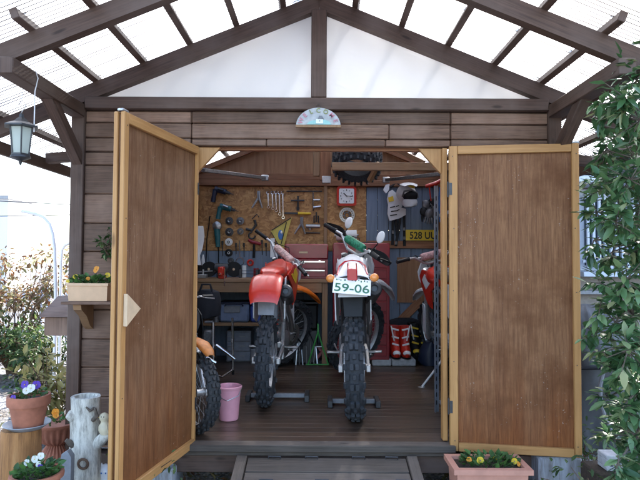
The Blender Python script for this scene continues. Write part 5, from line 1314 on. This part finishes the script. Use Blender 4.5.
# ================================================================== WALL OF TOOLS
YT = YI - .004
def w(px, py, off=0.0): return at(px, py, YT - off)
HG = 'tools hung on the strand board'
def wall_one(name, mb, mat, label, cat, group=HG): return one(mb, name, M[mat], label, cat, group)
def drill(px, py, mats, label):
    t = thing('power_drill', label, 'drill', w(px, py + 14, .04), HG)
    MB().cyl(w(px, py, .05), w(px + 11, py + 3.2, .05), .033, .030, 14).tube([w(px + .5, py + 1, .05), w(px - 1, py + 7, .05), w(px - 2, py + 13, .05)], [.03, .024, .028], 10).build('body', M[mats[0]], t)
    MB().cyl(w(px + 11, py + 3.2, .05), w(px + 15, py + 4.5, .05), .022, .014, 12).cyl(w(px + 15, py + 4.5, .05), w(px + 18.5, py + 5.5, .05), .006, .003, 8).build('chuck', M['dark_metal'], t)
    MB().cyl(w(px + 3, py - .5, .085), w(px + 8, py + 1.2, .085), .014, .014, 8).build('side_badge', M[mats[1]], t)
drill(215, 189, ('navy', 'dark_metal'), 'black cordless drill, upper one of the two at the left of the board')
drill(220, 206, ('teal', 'steel'), 'teal cordless drill, lower one of the two at the left of the board')
wall_one('hanging_lead', MB().tube([w(210, 216, .03), w(209, 224, .02), w(207, 238, .02), w(206, 262, .02)], .006, 6), 'black', 'black cord hanging below the teal drill', 'cord')
t = thing('angle_grinder', 'teal angle grinder hanging head up below the drills', 'angle grinder', w(217.5, 247), HG)
MB().lathe([(.001, -.03), (.045, -.03), (.052, -.01), (.048, .02), (.02, .035), (.001, .036)], w(217, 226, .05), (0, -1, 0), 20).build('head', M['steel'], t)
MB().tube([w(217, 229, .05), w(217.5, 236, .05), w(218, 247, .05)], [.035, .032, .024], 12).build('body', M['teal'], t)
MB().tube([w(218, 247, .04), w(218.7, 252, .02), w(218.5, 262, .02), w(221, 268, .02)], .006, 6).build('cord', M['black'], t)
def disc(px, py, r, label, mat='dark_metal', hub='steel', name='grinding_disc'):
    t = thing(name, label, 'disc', w(px, py + 3), HG)
    MB().lathe([(.001, .004), (r, .002), (r, .016), (r * .5, .018), (r * .35, .024), (.001, .024)], w(px, py), (0, -1, 0), 28).build('disc_body', M[mat], t)
    MB().lathe([(r * .22, .024), (r * .36, .024), (r * .34, .032), (r * .22, .030)], w(px, py), (0, -1, 0), 16, closed=True).build('disc_hub', M[hub], t)
disc(229.5, 221, .043, 'dark disc at the top left of the disc rows')
disc(240.5, 221, .043, 'dark disc with pale hub at the top right of the disc rows', 'engine')
disc(229.5, 232, .046, 'darker disc directly under the top left disc')
disc(240.5, 231.5, .036, 'small grey disc under the top right disc', 'engine', 'gusset')
disc(229, 242, .042, 'white faced disc with black centre, third in the left disc column', 'paper', 'black')
disc(229, 252.8, .042, 'dark rimmed white disc below the other white faced disc', 'black', 'paper')
disc(231, 261, .035, 'small dark disc lowest in the left column', 'dark_metal', 'engine')
def plier(px, py, dx, h, label, mat='steel'):
    wall_one('pliers', MB().tube([w(px - .6, py, .02), w(px, py + h * .4, .02), w(px + dx * .6, py + h * .75, .02), w(px + dx, py + h, .02)], [.010, .016, .011, .008], 8).tube([w(px + 1.0, py, .03), w(px + .3, py + h * .4, .03), w(px + 2.4, py + h * .75, .03), w(px + 3.6, py + h, .03)], [.010, .016, .011, .008], 8), mat, label, 'pliers')
plier(258.5, 191, -6.5, 17, 'silver pliers hanging open left of the row of spanners')
plier(301.5, 217, -7, 17, 'silver pliers hanging below the cross wrench beside the yellow pennant')
for i, (x, y0, y1) in enumerate(((268, 193, 207), (272.3, 193, 208.5), (275.8, 192.5, 210.5), (279.3, 193, 214), (282.7, 193, 217.5))):
    lab = ['shortest spanner, leftmost of the row of five', 'second spanner from the left in the row of five', 'middle spanner of the row of five', 'second longest spanner, fourth in the row of five', 'longest spanner at the right end of the row of five'][i]
    mb = MB(); mb.beam(w(x, y0 + 1, .012), w(x + .5, y1 - 1, .012), .008, .017, .002, up=(1, 0, 0)); mb.torus(w(x + .5, y1, .012), (0, 1, 0), .014, .006, 14, 6); mb.torus(w(x, y0, .012), (0, 1, 0), .015, .006, 12, 6, PI * .2, PI * 1.75)
    wall_one('spanner', mb, 'chrome', lab, 'spanner', 'row of spanners')
wall_one('steel_rod', MB().cyl(w(290, 186.3, .015), w(320, 186.3, .015), .006, seg=8), 'dark_metal', 'upper thin dark rod laid level near the top of the board', 'rod')
wall_one('steel_rod', MB().cyl(w(286.5, 191.2, .015), w(322, 191.3, .015), .007, seg=8), 'dark_metal', 'lower longer dark rod just beneath the upper rod', 'rod')
wall_one('cross_wrench', MB().cyl(w(298, 196, .015), w(298, 210.5, .015), .010, seg=8).cyl(w(291, 200.6, .015), w(304.5, 200.6, .015), .010, seg=8).cyl(w(298, 207, .015), w(298, 210.5, .015), .016, seg=8), 'dark_metal', 'dark cross shaped wheel wrench under the two rods', 'wrench')
wall_one('ratchet_handle', MB().cyl(w(313.2, 192, .02), w(313.2, 211, .02), .010, seg=8).cyl(w(313.5, 200, .02), w(320, 200, .02), .014, seg=8).cyl(w(313.5, 207.5, .02), w(321, 206.5, .02), .015, seg=8), 'chrome', 'chrome ratchet with two side sockets right of the cross wrench', 'ratchet')
t = thing('file', 'dark file with a yellow handle lying level under the cross wrench', 'file', w(298, 214), HG)
MB().beam(w(284.5, 213, .012), w(298, 213.4, .012), .01, .022, .002).build('blade', M['dark_metal'], t); MB().cyl(w(298, 213.4, .016), w(311, 213.6, .016), .015, .012, 10).build('handle', M['yellow'], t)
wall_one('spray_gun', MB().cyl(w(306, 226, .03), w(320, 226.3, .03), .022, seg=12).cyl(w(309, 226, .03), w(310, 230, .03), .012, seg=8), 'steel', 'silver cylinder shaped tool just above the chest at the right', 'spray gun')
wall_one('puller', MB().tube([w(314, 223, .02), w(314, 216, .02), w(318.5, 216, .02), w(318.5, 223, .02)], .009, 6).cyl(w(316.3, 212, .02), w(316.3, 222, .02), .008, seg=8), 'dark_metal', 'dark two legged puller above the silver cylinder tool', 'puller')
wall_one('pry_bar', MB().cyl(w(304, 232.7, .012), w(320, 233, .012), .008, seg=8), 'dark_metal', 'short dark bar right above the maroon chest', 'bar')
wall_one('g_clamp', MB().tube([w(246, 229, .02), w(252, 230.5, .02), w(256, 225, .02), w(254.5, 220, .02)], .015, 8).tube([w(252, 219, .02), w(257, 214, .02), w(259, 217, .02)], .006, 6), 'dark_metal', 'dark curved clamp in the middle of the board', 'clamp')
wall_one('pipe_clamp', MB().torus(w(252, 235.5, .02), (0, 1, 0), .035, .010, 16, 6, 0, PI * 1.5), 'dark_metal', 'small dark hooked clamp beneath the curved clamp', 'clamp')
t = thing('hammer', 'red and black hammer hanging at the lower middle of the board', 'hammer', w(254, 257), HG)
MB().tube([w(248.5, 240, .03), w(252, 242, .03), w(261, 244, .03)], [.014, .02, .018], 10).build('head', M['cab_red'], t); MB().cyl(w(254.3, 243, .03), w(253.8, 258, .03), .012, .015, 8).build('handle', M['black'], t)
wall_one('tape_roll', MB().torus(w(250.3, 262.7, .02), (0, 1, 0), .028, .012, 20, 8), 'red', 'small red roll hanging at the edge below the hammer', 'tape')
wall_one('ring_clamp', MB().torus(w(240, 261.5, .02), (0, 1, 0), .043, .005, 24, 6).cyl(w(239.6, 240.5, .015), w(239.8, 256.5, .015), .007, seg=8), 'chrome', 'chrome ring on a long stem hanging right of the disc column', 'clamp')
# assorted small tools filling the lower board
random.seed(3)
for (x, y, ln_, lab) in ((262, 243, 12, 'thin dark screwdriver left of the pennant'), (266, 246, 10, 'thin dark screwdriver hidden behind the red handlebar'), (244, 246, 11, 'small dark key beside the chrome ring'), (222.5, 244, 12, 'thin dark rod right of the angle grinder'), (236, 246, 8, 'short dark pin left of the chrome ring')):
    wall_one('screwdriver', MB().cyl(w(x, y, .015), w(x + .3, y + ln_, .015), .006, .004, 8).cyl(w(x, y - 3, .015), w(x, y + 1, .015), .012, .010, 8), 'dark_metal', lab, 'screwdriver')
# pennant
pn = thing('pennant', 'yellow triangular pennant with black edging and a blue emblem above the chest', 'pennant', w(282, 251, .02))
A_, B_, C_ = w(270.6, 231, .028), w(292, 217, .028), w(282.3, 251.5, .028)
MB().add([A_, B_, C_, A_ + V3((0, .006, 0)), B_ + V3((0, .006, 0)), C_ + V3((0, .006, 0))], [[0, 1, 2], [3, 4, 5], [0, 1, 4, 3], [1, 2, 5, 4], [2, 0, 3, 5]]).build('cloth', M['pennant'], pn)
mb = MB(); n_ = V3((0, -.004, 0))
mb.beam(A_.lerp(B_, .05) + n_, A_.lerp(B_, .95) + n_ + V3((0, 0, -.004)), .010, .003, up=(0, 1, 0)); mb.beam(B_.lerp(C_, .15) + V3((-.045, -.004, 0)), B_.lerp(C_, .78) + V3((-.035, -.004, .0)), .010, .003, up=(0, 1, 0))
mb.beam(A_.lerp(C_, .06) + n_, A_.lerp(C_, .9) + n_, .006, .003, up=(0, 1, 0))
mb.build('edging', M['letter_black'], pn)
ce = (A_ + B_ * .7 + C_) / 2.7 + n_
MB().sphere(ce, (.026, .003, .055), 12, 8).build('emblem', M['blue'], pn); MB().sphere(ce + V3((.01, -.003, .03)), (.010, .003, .016), 10, 6).build('emblem_spot', M['paper'], pn)
one(MB().bb(w(270.8, 250).x, w(275, 250).x, YT - .06, YT - .05, w(0, 256).z, w(0, 237).z), 'paper_strip', M['paper'], 'narrow white paper strip hanging under the yellow pennant', 'paper')
# towel at the far left
a = at(194, 265, 5.2); b = at(203, 226, 5.2); mb = MB(); rr = []
for k in range(9):
    z = a.z + (b.z - a.z) * k / 8; x1 = b.x - .012 * math.sin(k * .8) - (.015 if k < 3 else 0)
    rr.append([(a.x - .1, 5.2, z), (a.x + .0, 5.19 - .012 * math.sin(k), z), (x1, 5.2, z), (x1, 5.215, z), (a.x, 5.205, z), (a.x - .1, 5.215, z)])
one(mb.loft(rr), 'towel', M['cloth_white'], 'white towel hanging at the left edge of the doorway', 'towel')
a = w(203, 266, .3); one(MB().loft([[(a.x + math.cos(t) * r_, a.y + math.sin(t) * r_, a.z + z) for t in [2 * PI * j / 12 for j in range(12)]] for (r_, z) in ((.012, 0), (.022, .02), (.018, .07), (.006, .12))]), 'white_bottle', M['white'], 'small white bottle beneath the towel at the left end of the bench', 'bottle')
# ------------------------------------------------------------------ right side wall things
ck = thing('wall_clock', 'square red wall clock with a white face', 'clock', w(346, 206))
a = w(336.6, 205.8); b = w(356.2, 187)
def rrect(cx, cz, hw, hh, r, n=6):
    return [(cx + sx * (hw - r) + r * math.cos(t), cz + sz_ * (hh - r) + r * math.sin(t)) for (sx, sz_, t0) in ((1, 1, 0), (-1, 1, PI / 2), (-1, -1, PI), (1, -1, 3 * PI / 2)) for t in [t0 + PI / 2 * j / n for j in range(n + 1)]]
cx_, cz_ = (a.x + b.x) / 2, (a.z + b.z) / 2; hw_ = (b.x - a.x) / 2
MB().prism(rrect(0, 0, hw_, hw_, .03), (cx_, YT - .022, cz_), (1, 0, 0), (0, 0, 1), .036).build('case', M['red'], ck)
fc_ = MB().prism(rrect(0, 0, hw_ * .76, hw_ * .76, .015), (cx_, YT - .041, cz_), (1, 0, 0), (0, 0, 1), .004).build('face', M['paper'], ck)
mb = MB()
for k in range(12):
    t = PI * k / 6; mb.box((cx_ + math.sin(t) * hw_ * .60, YT - .0445, cz_ + math.cos(t) * hw_ * .60), (.010, .002, .014 if k % 3 == 0 else .008))
mb.build('hour_marks', M['letter_black'], fc_)
MB().beam((cx_ + .006, YT - .0475, cz_ - .006), (cx_ - .034, YT - .0475, cz_ + .032), .009, .002, up=(0, 1, 0)).build('hour_hand', M['letter_black'], fc_)
MB().beam((cx_ - .008, YT - .0505, cz_ + .001), (cx_ + .058, YT - .0505, cz_ - .006), .006, .002, up=(0, 1, 0)).build('minute_hand', M['letter_black'], fc_)
rt_ = thing('brake_rotor', 'drilled steel brake rotor hung under the red clock', 'brake disc', w(347, 223))
MB().lathe([(.085, .008), (.085, .014), (.052, .014), (.052, .008)], w(347, 215.2), (0, -1, 0), 40, closed=True).build('ring', M['steel'], rt_)
mb = MB()
for k in range(18):
    t = 2 * PI * k / 18; c_ = w(347, 215.2, .0155); mb.lathe([(.001, 0), (.0055, 0), (.0055, .001), (.001, .001)], c_ + V3((math.cos(t) * .068, 0, math.sin(t) * .068)), (0, -1, 0), 8)
mb.build('holes', M['letter_black'], rt_)
mb = MB()
for k in range(6):
    t = 2 * PI * k / 6; c_ = w(347, 215.2, .011); mb.beam(c_ + V3((math.cos(t) * .055, 0, math.sin(t) * .055)), c_ + V3((math.cos(t + .3) * .028, 0, math.sin(t + .3) * .028)), .012, .005, up=(0, 1, 0))
mb.torus(w(347, 215.2, .011), (0, 1, 0), .028, .005, 20, 6); mb.build('carrier', M['engine'], rt_)
t = thing('paper_towel_roll', 'white paper towel roll on the wall behind the white bike handlebar', 'paper roll', w(346, 240, .08))
a = w(336.3, 235.5, .08); b = w(356.5, 235, .08); MB().cyl(a, b, .055, seg=28).build('roll', M['paper'], t); MB().cyl(a - V3((.02, 0, 0)), b + V3((.02, 0, 0)), .012, seg=10).build('rod', M['steel'], t)
# body armour
ar = thing('body_armour', 'white plastic chest protector with a yellow patch hanging on the blue wall', 'body armour', w(396, 221, .06))
def outline(pts, off, th, name, mat, par):
    P3 = [w(x, y, off) for x, y in pts]; o = P3[0]
    return MB().prism([((p.x - o.x), (p.z - o.z)) for p in P3], (o.x, P3[0].y, o.z), (1, 0, 0), (0, 0, 1), th).build(name, M[mat], par)
outline([(387, 199), (388.5, 192), (392, 190), (395.5, 193), (399, 193), (402, 195), (403, 204), (401, 208), (405.5, 209), (405.5, 215), (399, 218.5), (389.5, 221), (387.2, 214), (388, 205)], .07, .05, 'breast_plate', 'white', ar)
outline([(383, 190), (385.5, 185), (389.5, 184), (389, 190), (386, 193.5)], .09, .03, 'shoulder_cup', 'white', ar)
outline([(388, 197.5), (393, 196), (394, 201), (389, 202)], .1, .006, 'yellow_patch', 'yellow', ar)
for (x, y, q) in ((390, 207, 5), (391, 211, 7), (390, 215, 7), (396, 206, 3), (397, 210, 2.5)): outline([(x, y), (x + q, y - 1), (x + q, y), (x, y + 1)], .1, .006, 'vent_slot', 'letter_black', ar)
MB().tube([w(390, 187, .05), w(396, 183.5, .04), w(403, 186, .05)], .016, 8).build('collar_strap', M['black'], ar)
mb = MB()
for (x0, y0, x1, y1) in ((393, 219, 392.5, 245), (396, 219, 397, 236), (404, 214, 404.5, 246), (400, 218, 396, 246)): mb.beam(w(x0, y0, .05), w(x1, y1, .04), .03, .006, .002, up=(0, 1, 0))
mb.build('straps', M['black'], ar)
for (x, y) in ((392.8, 232), (404.3, 238), (404, 229), (396, 243)): outline([(x - 1, y - 1.5), (x + 1, y - 1.5), (x + 1.3, y + 1.5), (x - 1, y + 1.5)], .06, .01, 'buckle', 'engine', ar)
# helmet
c = w(407, 196, .16); hl = thing('motocross_helmet', 'white and yellow motocross helmet with dark goggles hung beside the chest protector', 'helmet', c)
MB().sphere(c + V3((-.01, 0, .03)), (.105, .13, .10), 28, 18).build('shell', M['white'], hl)
mb = MB(); mb.loft([[(c.x + .02 + dx + math.cos(t) * .092 * sc2, c.y - .07 + math.sin(t) * .05, c.z + z) for t in [2 * PI * j / 20 for j in range(20)]] for (z, sc2, dx) in ((-.125, .5, -.01), (-.11, .8, 0), (-.075, .9, .0), (-.05, .82, .0), (-.04, .6, 0))]).build('chin_guard', M['white'], hl)
MB().sphere(c + V3((.022, -.078, -.002)), (.088, .065, .062), 24, 14).build('visor_opening', M['black'], hl)
MB().tube([c + V3((-.065, -.105, -.02)), c + V3((-.05, -.13, .035)), c + V3((.03, -.145, .045)), c + V3((.09, -.115, .02)), c + V3((.10, -.10, -.03))], .010, 8).build('goggle_frame', M['engine'], hl)
mb = MB(); mb.loft([[(c.x + x_ * w2_, y, z + (1 - x_ * x_) * .02) for x_ in (-1, -.5, 0, .5, 1)] + [(c.x + x_ * w2_, y, z + (1 - x_ * x_) * .02 - .006) for x_ in (1, .5, 0, -.5, -1)] for (y, z, w2_) in ((c.y - .02, c.z + .115, .08), (c.y - .10, c.z + .115, .095), (c.y - .19, c.z + .09, .08), (c.y - .23, c.z + .075, .06))]).build('peak', M['white'], hl)
MB().sphere(c + V3((.02, -.02, .09)), (.06, .09, .045), 16, 10).build('yellow_marking', M['yellow'], hl)
# red hanger with gloves
hg = thing('hanger', 'red plastic hanger hooked high at the right end of the blue wall', 'hanger', w(433, 188, .3))
MB().tube([w(425.5, 186.5, .3), w(430, 185.2, .3), w(436, 183.5, .3), w(442, 180, .3)], [.018, .022, .024, .02], 10).tube([w(429, 184.5, .3), w(429.5, 190, .3), w(431, 201, .28)], .007, 6).build('bar', M['red'], hg)
gv = thing('riding_gloves', 'bunch of dark grey riding gloves hanging under the red hanger', 'gloves', w(430, 230, .25))
random.seed(17); mb = MB(); mb2 = MB()
for (x, y, a_) in ((426, 205, -.3), (432, 203, .1), (429, 214, 0.1), (434, 210, .3), (424, 212, -.2)):
    c_ = w(x, y, .24 + random.uniform(-.04, .04)); rot = Matrix.Rotation(a_, 3, 'Y'); m_ = mb if random.random() < .6 else mb2
    m_.sphere(c_, (.045, .022, .055), 14, 10, rot)
    for f_ in range(4):
        b_ = c_ + rot @ V3((-.030 + .02 * f_, 0, -.04)); e_ = c_ + rot @ V3((-.042 + .028 * f_, -.012, -.105 - .012 * (1 - abs(f_ - 1.5)))); m_.tube([b_, (b_ + e_) / 2 + V3((0, -.008, 0)), e_], [.012, .011, .008], 8)
    m_.tube([c_ + rot @ V3((.04, 0, .0)), c_ + rot @ V3((.062, -.005, -.04))], [.013, .009], 8)
mb.build('dark_gloves', M['black'], gv); mb2.build('grey_gloves', M['engine'], gv)
MB().tube([w(431, 200, .27), w(429, 205, .25), w(433, 206, .25)], .006, 6).build('loop', M['black'], gv)
one(MB().loft([[(p.x + math.cos(t) * r_, p.y + math.sin(t) * r_ * .5, p.z) for t in [2 * PI * j / 12 for j in range(12)]] for (p, r_) in ((w(441, 222, .2), .02), (w(441, 214, .2), .03), (w(441, 200, .2), .032), (w(441, 187, .2), .02))]), 'blue_jersey', M['blue'], 'blue riding jersey sleeve hanging beside the steel rack', 'jersey')
# yellow plate
np_ = thing('number_plate', 'yellow number plate reading 528 UU on the blue wall', 'number plate', w(424, 240, .04))
a = w(403, 240.4, .04); b = w(449, 230, .04); b.x = min(b.x, XR - .1)
MB().bb(a.x, b.x, a.y - .002, a.y + .002, a.z, b.z, .001).build('plate', M['plateyellow'], np_)
s_ = (b.z - a.z)
mbp = text_mb('528 UU', s_ * .92, V3((w(409.5, 239, .043).x, a.y - .0035, a.z + s_ * .17)), (1, 0, 0), (0, 0, 1), .002, align='LEFT', xs=.86, bold=.002)
mbp.build('characters', M['letter_black'], np_)
# ------------------------------------------------------------------ tyre in the roof, rails
c = at(357, 163, 5.3); ty = thing('spare_tyre', 'used knobbly tyre stored on the tie beams under the shed roof', 'tyre', c)
mb = MB(); Rr = .225; hw = .12; TA = V3((.08, .5, 1))
mb.lathe([(.13, -hw * .7), (.18, -hw), (Rr - .02, -hw * .85), (Rr, -hw * .3), (Rr, hw * .3), (Rr - .02, hw * .85), (.18, hw), (.13, hw * .7), (.135, 0)], c + V3((0, 0, .02)), TA, 48, closed=True)
ax_, u_, v2_ = basis(TA)
for i in range(44):
    a_ = 2 * PI * i / 44; e_ = u_ * math.cos(a_) + v2_ * math.sin(a_); f_ = -u_ * math.sin(a_) + v2_ * math.cos(a_)
    for s in ((-.55, .55) if i % 2 else (-.2, .2, -.95, .95)): mb.box(c + V3((0, 0, .02)) + e_ * (Rr + .004 - (.018 if abs(s) > .9 else 0)) + ax_ * hw * s, (hw * .36, .02, .022), Matrix((ax_, f_, e_)).transposed(), .002)
mb.build('tread', M['rubber_dusty'], ty)
def rail(p0, p1, label):
    t = thing('metal_rail', label, 'rail', p0, 'metal rails under the roof')
    MB().beam(p0, p1, .03, .028, .003).build('channel', M['engine'], t)
    MB().box(p1, (.07, .04, .055), None, .006).build('end_bracket', M['steel'], t)
rail(at(203, 170, 4.0), at(265, 178, 5.3), 'grey metal rail slanting across the upper left of the doorway')
rail(at(440, 174, 4.2), at(386, 180, 5.4), 'bright metal rail at the upper right inside the doorway')
# ================================================================== STEEL RACK at right
rk = thing('steel_rack', 'grey slotted steel rack standing just inside the right door jamb', 'rack', (1.08, 3.7, FZ))
rx0 = at(434.5, 300, 3.95).x; rx1 = 1.33; ry0, ry1 = 3.46, 3.95; rt2 = at(440, 186, 3.95).z
for (x, y) in ((rx0, ry1), (rx1, ry1), (rx0 + .02, ry0), (rx1, ry0)):
    mb = MB(); mb.bb(x - .002, x + .028, y - .0, y + .0025, FZ + .001, rt2); mb.bb(x - .002, x + .0005, y - .034, y - .0005, FZ + .001, rt2)
    up = mb.build('upright', M['rackgrey'], rk)
    mb = MB(); z = FZ + .05
    while z < rt2 - .05: mb.bb(x + .010, x + .017, y - .0018, y - .0005, z, z + .03); z += .055
    mb.build('slots', M['letter_black'], up)
for z in (FZ + .06, FZ + .52, FZ + .98, FZ + 1.36): MB().bb(rx0 + .030, rx1 + .03, ry0 + .005, ry1 - .004, z, z + .025, .003).build('shelf', M['grey_plastic'], rk)
for (x, z, wd, hh_, mt, lab) in ((1.0, .085, .16, .2, 'blue_bin', 'blue box on the bottom shelf of the steel rack'), (1.1, .545, .2, .22, 'black', 'black box on the second shelf of the steel rack'), (1.02, 1.005, .14, .18, 'cab_red', 'red box on the third shelf of the steel rack'), (1.15, 1.385, .2, .12, 'blue', 'bright blue box on the top shelf of the steel rack')):
    one(MB().bb(x - wd / 2, x + wd / 2, 3.55, 3.82, FZ + z + .002, FZ + z + hh_, .01).bb(x - wd / 2 - .006, x + wd / 2 + .006, 3.54, 3.83, FZ + z + hh_ - .0005, FZ + z + hh_ + .018, .004), 'storage_box', M[mt], lab, 'box', 'boxes on the steel rack')
# ================================================================== BOOTS AND PLINTHS on the floor
pz = FZ + .07
for (px0, px1, lab) in ((372, 391.5, 'left low grey plinth slab against the back wall'), (392, 416, 'right low grey plinth slab carrying the boots')):
    a = at(px0, 370, 5.62); b = at(px1, 370, 5.62)
    one(MB().bb(a.x, b.x, 5.62, 6.10, FZ + .001, pz, .01), 'plinth_slab', M['block'], lab, 'slab', 'grey plinth slabs')
def boot(px, Y, mats, label, mir=1, h=.36):
    a = at(px, 350, Y); t = thing('motocross_boot', label, 'boot', (a.x, Y, pz + .002), 'motocross boots on the plinth')
    z0 = pz + .002
    def rg(cy, cz, rx, ry): return [(a.x + math.cos(q_) * rx, cy + math.sin(q_) * ry, cz) for q_ in [2 * PI * j / 20 for j in range(20)]]
    MB().loft([rg(Y - .07, z0 + .018, .048, .135), rg(Y - .07, z0 + .05, .052, .14), rg(Y - .05, z0 + .085, .05, .115), rg(Y - .015, z0 + .12, .05, .075), rg(Y, z0 + .18, .052, .06), rg(Y + .01, z0 + .27, .062, .068), rg(Y + .01, z0 + h, .068, .072), rg(Y + .01, z0 + h - .004, .055, .06)]).build('boot_shell', M[mats[0]], t)
    MB().loft([rg(Y - .07, z0, .05, .14), rg(Y - .07, z0 + .017, .054, .145)]).build('sole', M['black'], t)
    MB().sphere((a.x, Y - .17, z0 + .055), (.04, .035, .028), 14, 8).build('toe_cap', M[mats[1]], t)
    for (zz_, yy_) in ((.13, -.085), (.20, -.060), (.28, -.060)): MB().box((a.x + .0, Y + yy_, z0 + zz_), (.075, .018, .018), Matrix.Rotation(.25 * mir, 3, 'Y'), .004).build('buckle', M[mats[1]], t)
    mb = MB(); mb.box((a.x - .028 * mir, Y - .062, z0 + .24), (.014, .02, .16), Matrix.Rotation(-.2 * mir, 3, 'Y'), .004); mb.build('shin_stripe', M['paper'], t)
boot(394.5, 5.80, ('red', 'paper'), 'left boot of the red and white motocross pair on the plinth', 1, .31)
boot(404.5, 5.80, ('red', 'paper'), 'right boot of the red and white motocross pair on the plinth', -1, .31)
boot(384, 5.98, ('cab_red', 'engine'), 'dark red boot standing behind and left of the bright red pair', 1, .30)
boot(414, 5.92, ('black', 'yellow'), 'black boot with yellow buckles right of the red pair', 1, .33)
boot(423, 5.98, ('black', 'yellow'), 'black boot with yellow buckles farthest right on the floor', -1, .33)
a = at(403, 336, 6.0); b = at(400, 365, 6.0)
gbz = thing('gear_bag', 'black gear bag slumped behind the boots', 'bag', (a.x, 6.05, FZ))
MB().loft([[(a.x + .03 + math.cos(q_) * rx, 6.08 + math.sin(q_) * .08, FZ + z_) for q_ in [2 * PI * j / 24 for j in range(24)]] for (rx, z_) in ((.24, .0), (.27, .1), (.26, .3), (.2, .40), (.1, .43))]).build('body', M['bag'], gbz)
random.seed(40)

# ------------------------------------------------------------------ clutter under and on the bench
def tin(px, py, Y, r, h, mat, label, z=None, name='tin', cat='tin'):
    a = at(px, py, Y); z = (FZ + .001) if z is None else z + .001
    return one(MB().lathe([(.001, 0), (r, 0), (r, .004), (r * .97, .008), (r * .97, h - .01), (r, h - .006), (r, h), (r * .9, h), (r * .88, h - .006), (.001, h - .006)], (a.x, Y, z), seg=22), name, M[mat], label, cat)
tin(211, 360, 5.55, .05, .17, 'dark_metal', 'dark tin on the floor left of the parts cabinet')
tin(256, 360, 5.75, .055, .14, 'silver_plastic', 'silver grey tin on the floor right of the parts cabinet')
tin(216, 322, 5.76, .035, .12, 'engine', 'small grey tin on the lower shelf left of the blue grey case', z=sz)
tin(256, 279, 5.95, .03, .10, 'cab_red', 'small red can at the back of the bench near the grinder', z=bz)
tin(244, 279, 6.02, .025, .13, 'paper', 'thin white bottle at the back of the bench behind the grinder', z=bz, name='bottle', cat='bottle')
tin(201, 279, 6.0, .035, .15, 'dark_metal', 'dark bottle at the far left back of the bench', z=bz, name='bottle', cat='bottle')
tin(278, 279, 5.75, .028, .08, 'gusset', 'small pale jar on the bench just left of the maroon chest', z=bz, name='jar', cat='jar')
a = at(307, 300, 5.7)
one(MB().tube([(a.x - .12, 5.70, FZ + .30), (a.x - .05, 5.66, FZ + .22), (a.x + .02, 5.66, FZ + .34), (a.x + .08, 5.68, FZ + .20), (a.x + .12, 5.70, FZ + .36)], .010, 8), 'coiled_hose', M['black'], 'black hose looped in front of the crate under the bench', 'hose')
a = at(322, 350, 5.68)
t = thing('floor_jack', 'low red and black jack on the floor left of the red cabinet', 'jack', (a.x, 5.72, FZ))
MB().bb(a.x - .07, a.x + .07, 5.66, 5.80, FZ + .001, FZ + .05, .008).build('base', M['black'], t)
MB().beam((a.x - .05, 5.73, FZ + .06), (a.x + .04, 5.73, FZ + .17), .03, .03, .004).beam((a.x + .05, 5.74, FZ + .06), (a.x - .04, 5.74, FZ + .17), .03, .03, .004).build('scissor_arms', M['cab_red'], t)
MB().bb(a.x - .06, a.x + .06, 5.68, 5.78, FZ + .175, FZ + .19, .004).build('top_plate', M['steel'], t)
a = at(386, 340, 5.9)
one(MB().loft([[(a.x + math.cos(q_) * rx, 5.86 + math.sin(q_) * .09, pz + .002 + z_) for q_ in [2 * PI * j / 20 for j in range(20)]] for (rx, z_) in ((.05, 0), (.075, .03), (.07, .10), (.045, .15), (.02, .17))]), 'knee_guard', M['cab_red'], 'dark red knee guard lying at the left end of the plinth', 'knee guard')
a = at(430, 352, 5.7)
one(MB().loft([[(a.x + math.cos(q_) * rx, 5.72 + math.sin(q_) * .1, FZ + .002 + z_) for q_ in [2 * PI * j / 20 for j in range(20)]] for (rx, z_) in ((.09, 0), (.12, .04), (.11, .14), (.06, .22), (.02, .24))]), 'kit_bag', M['navy'], 'small navy kit bag on the floor beneath the right bike', 'bag')
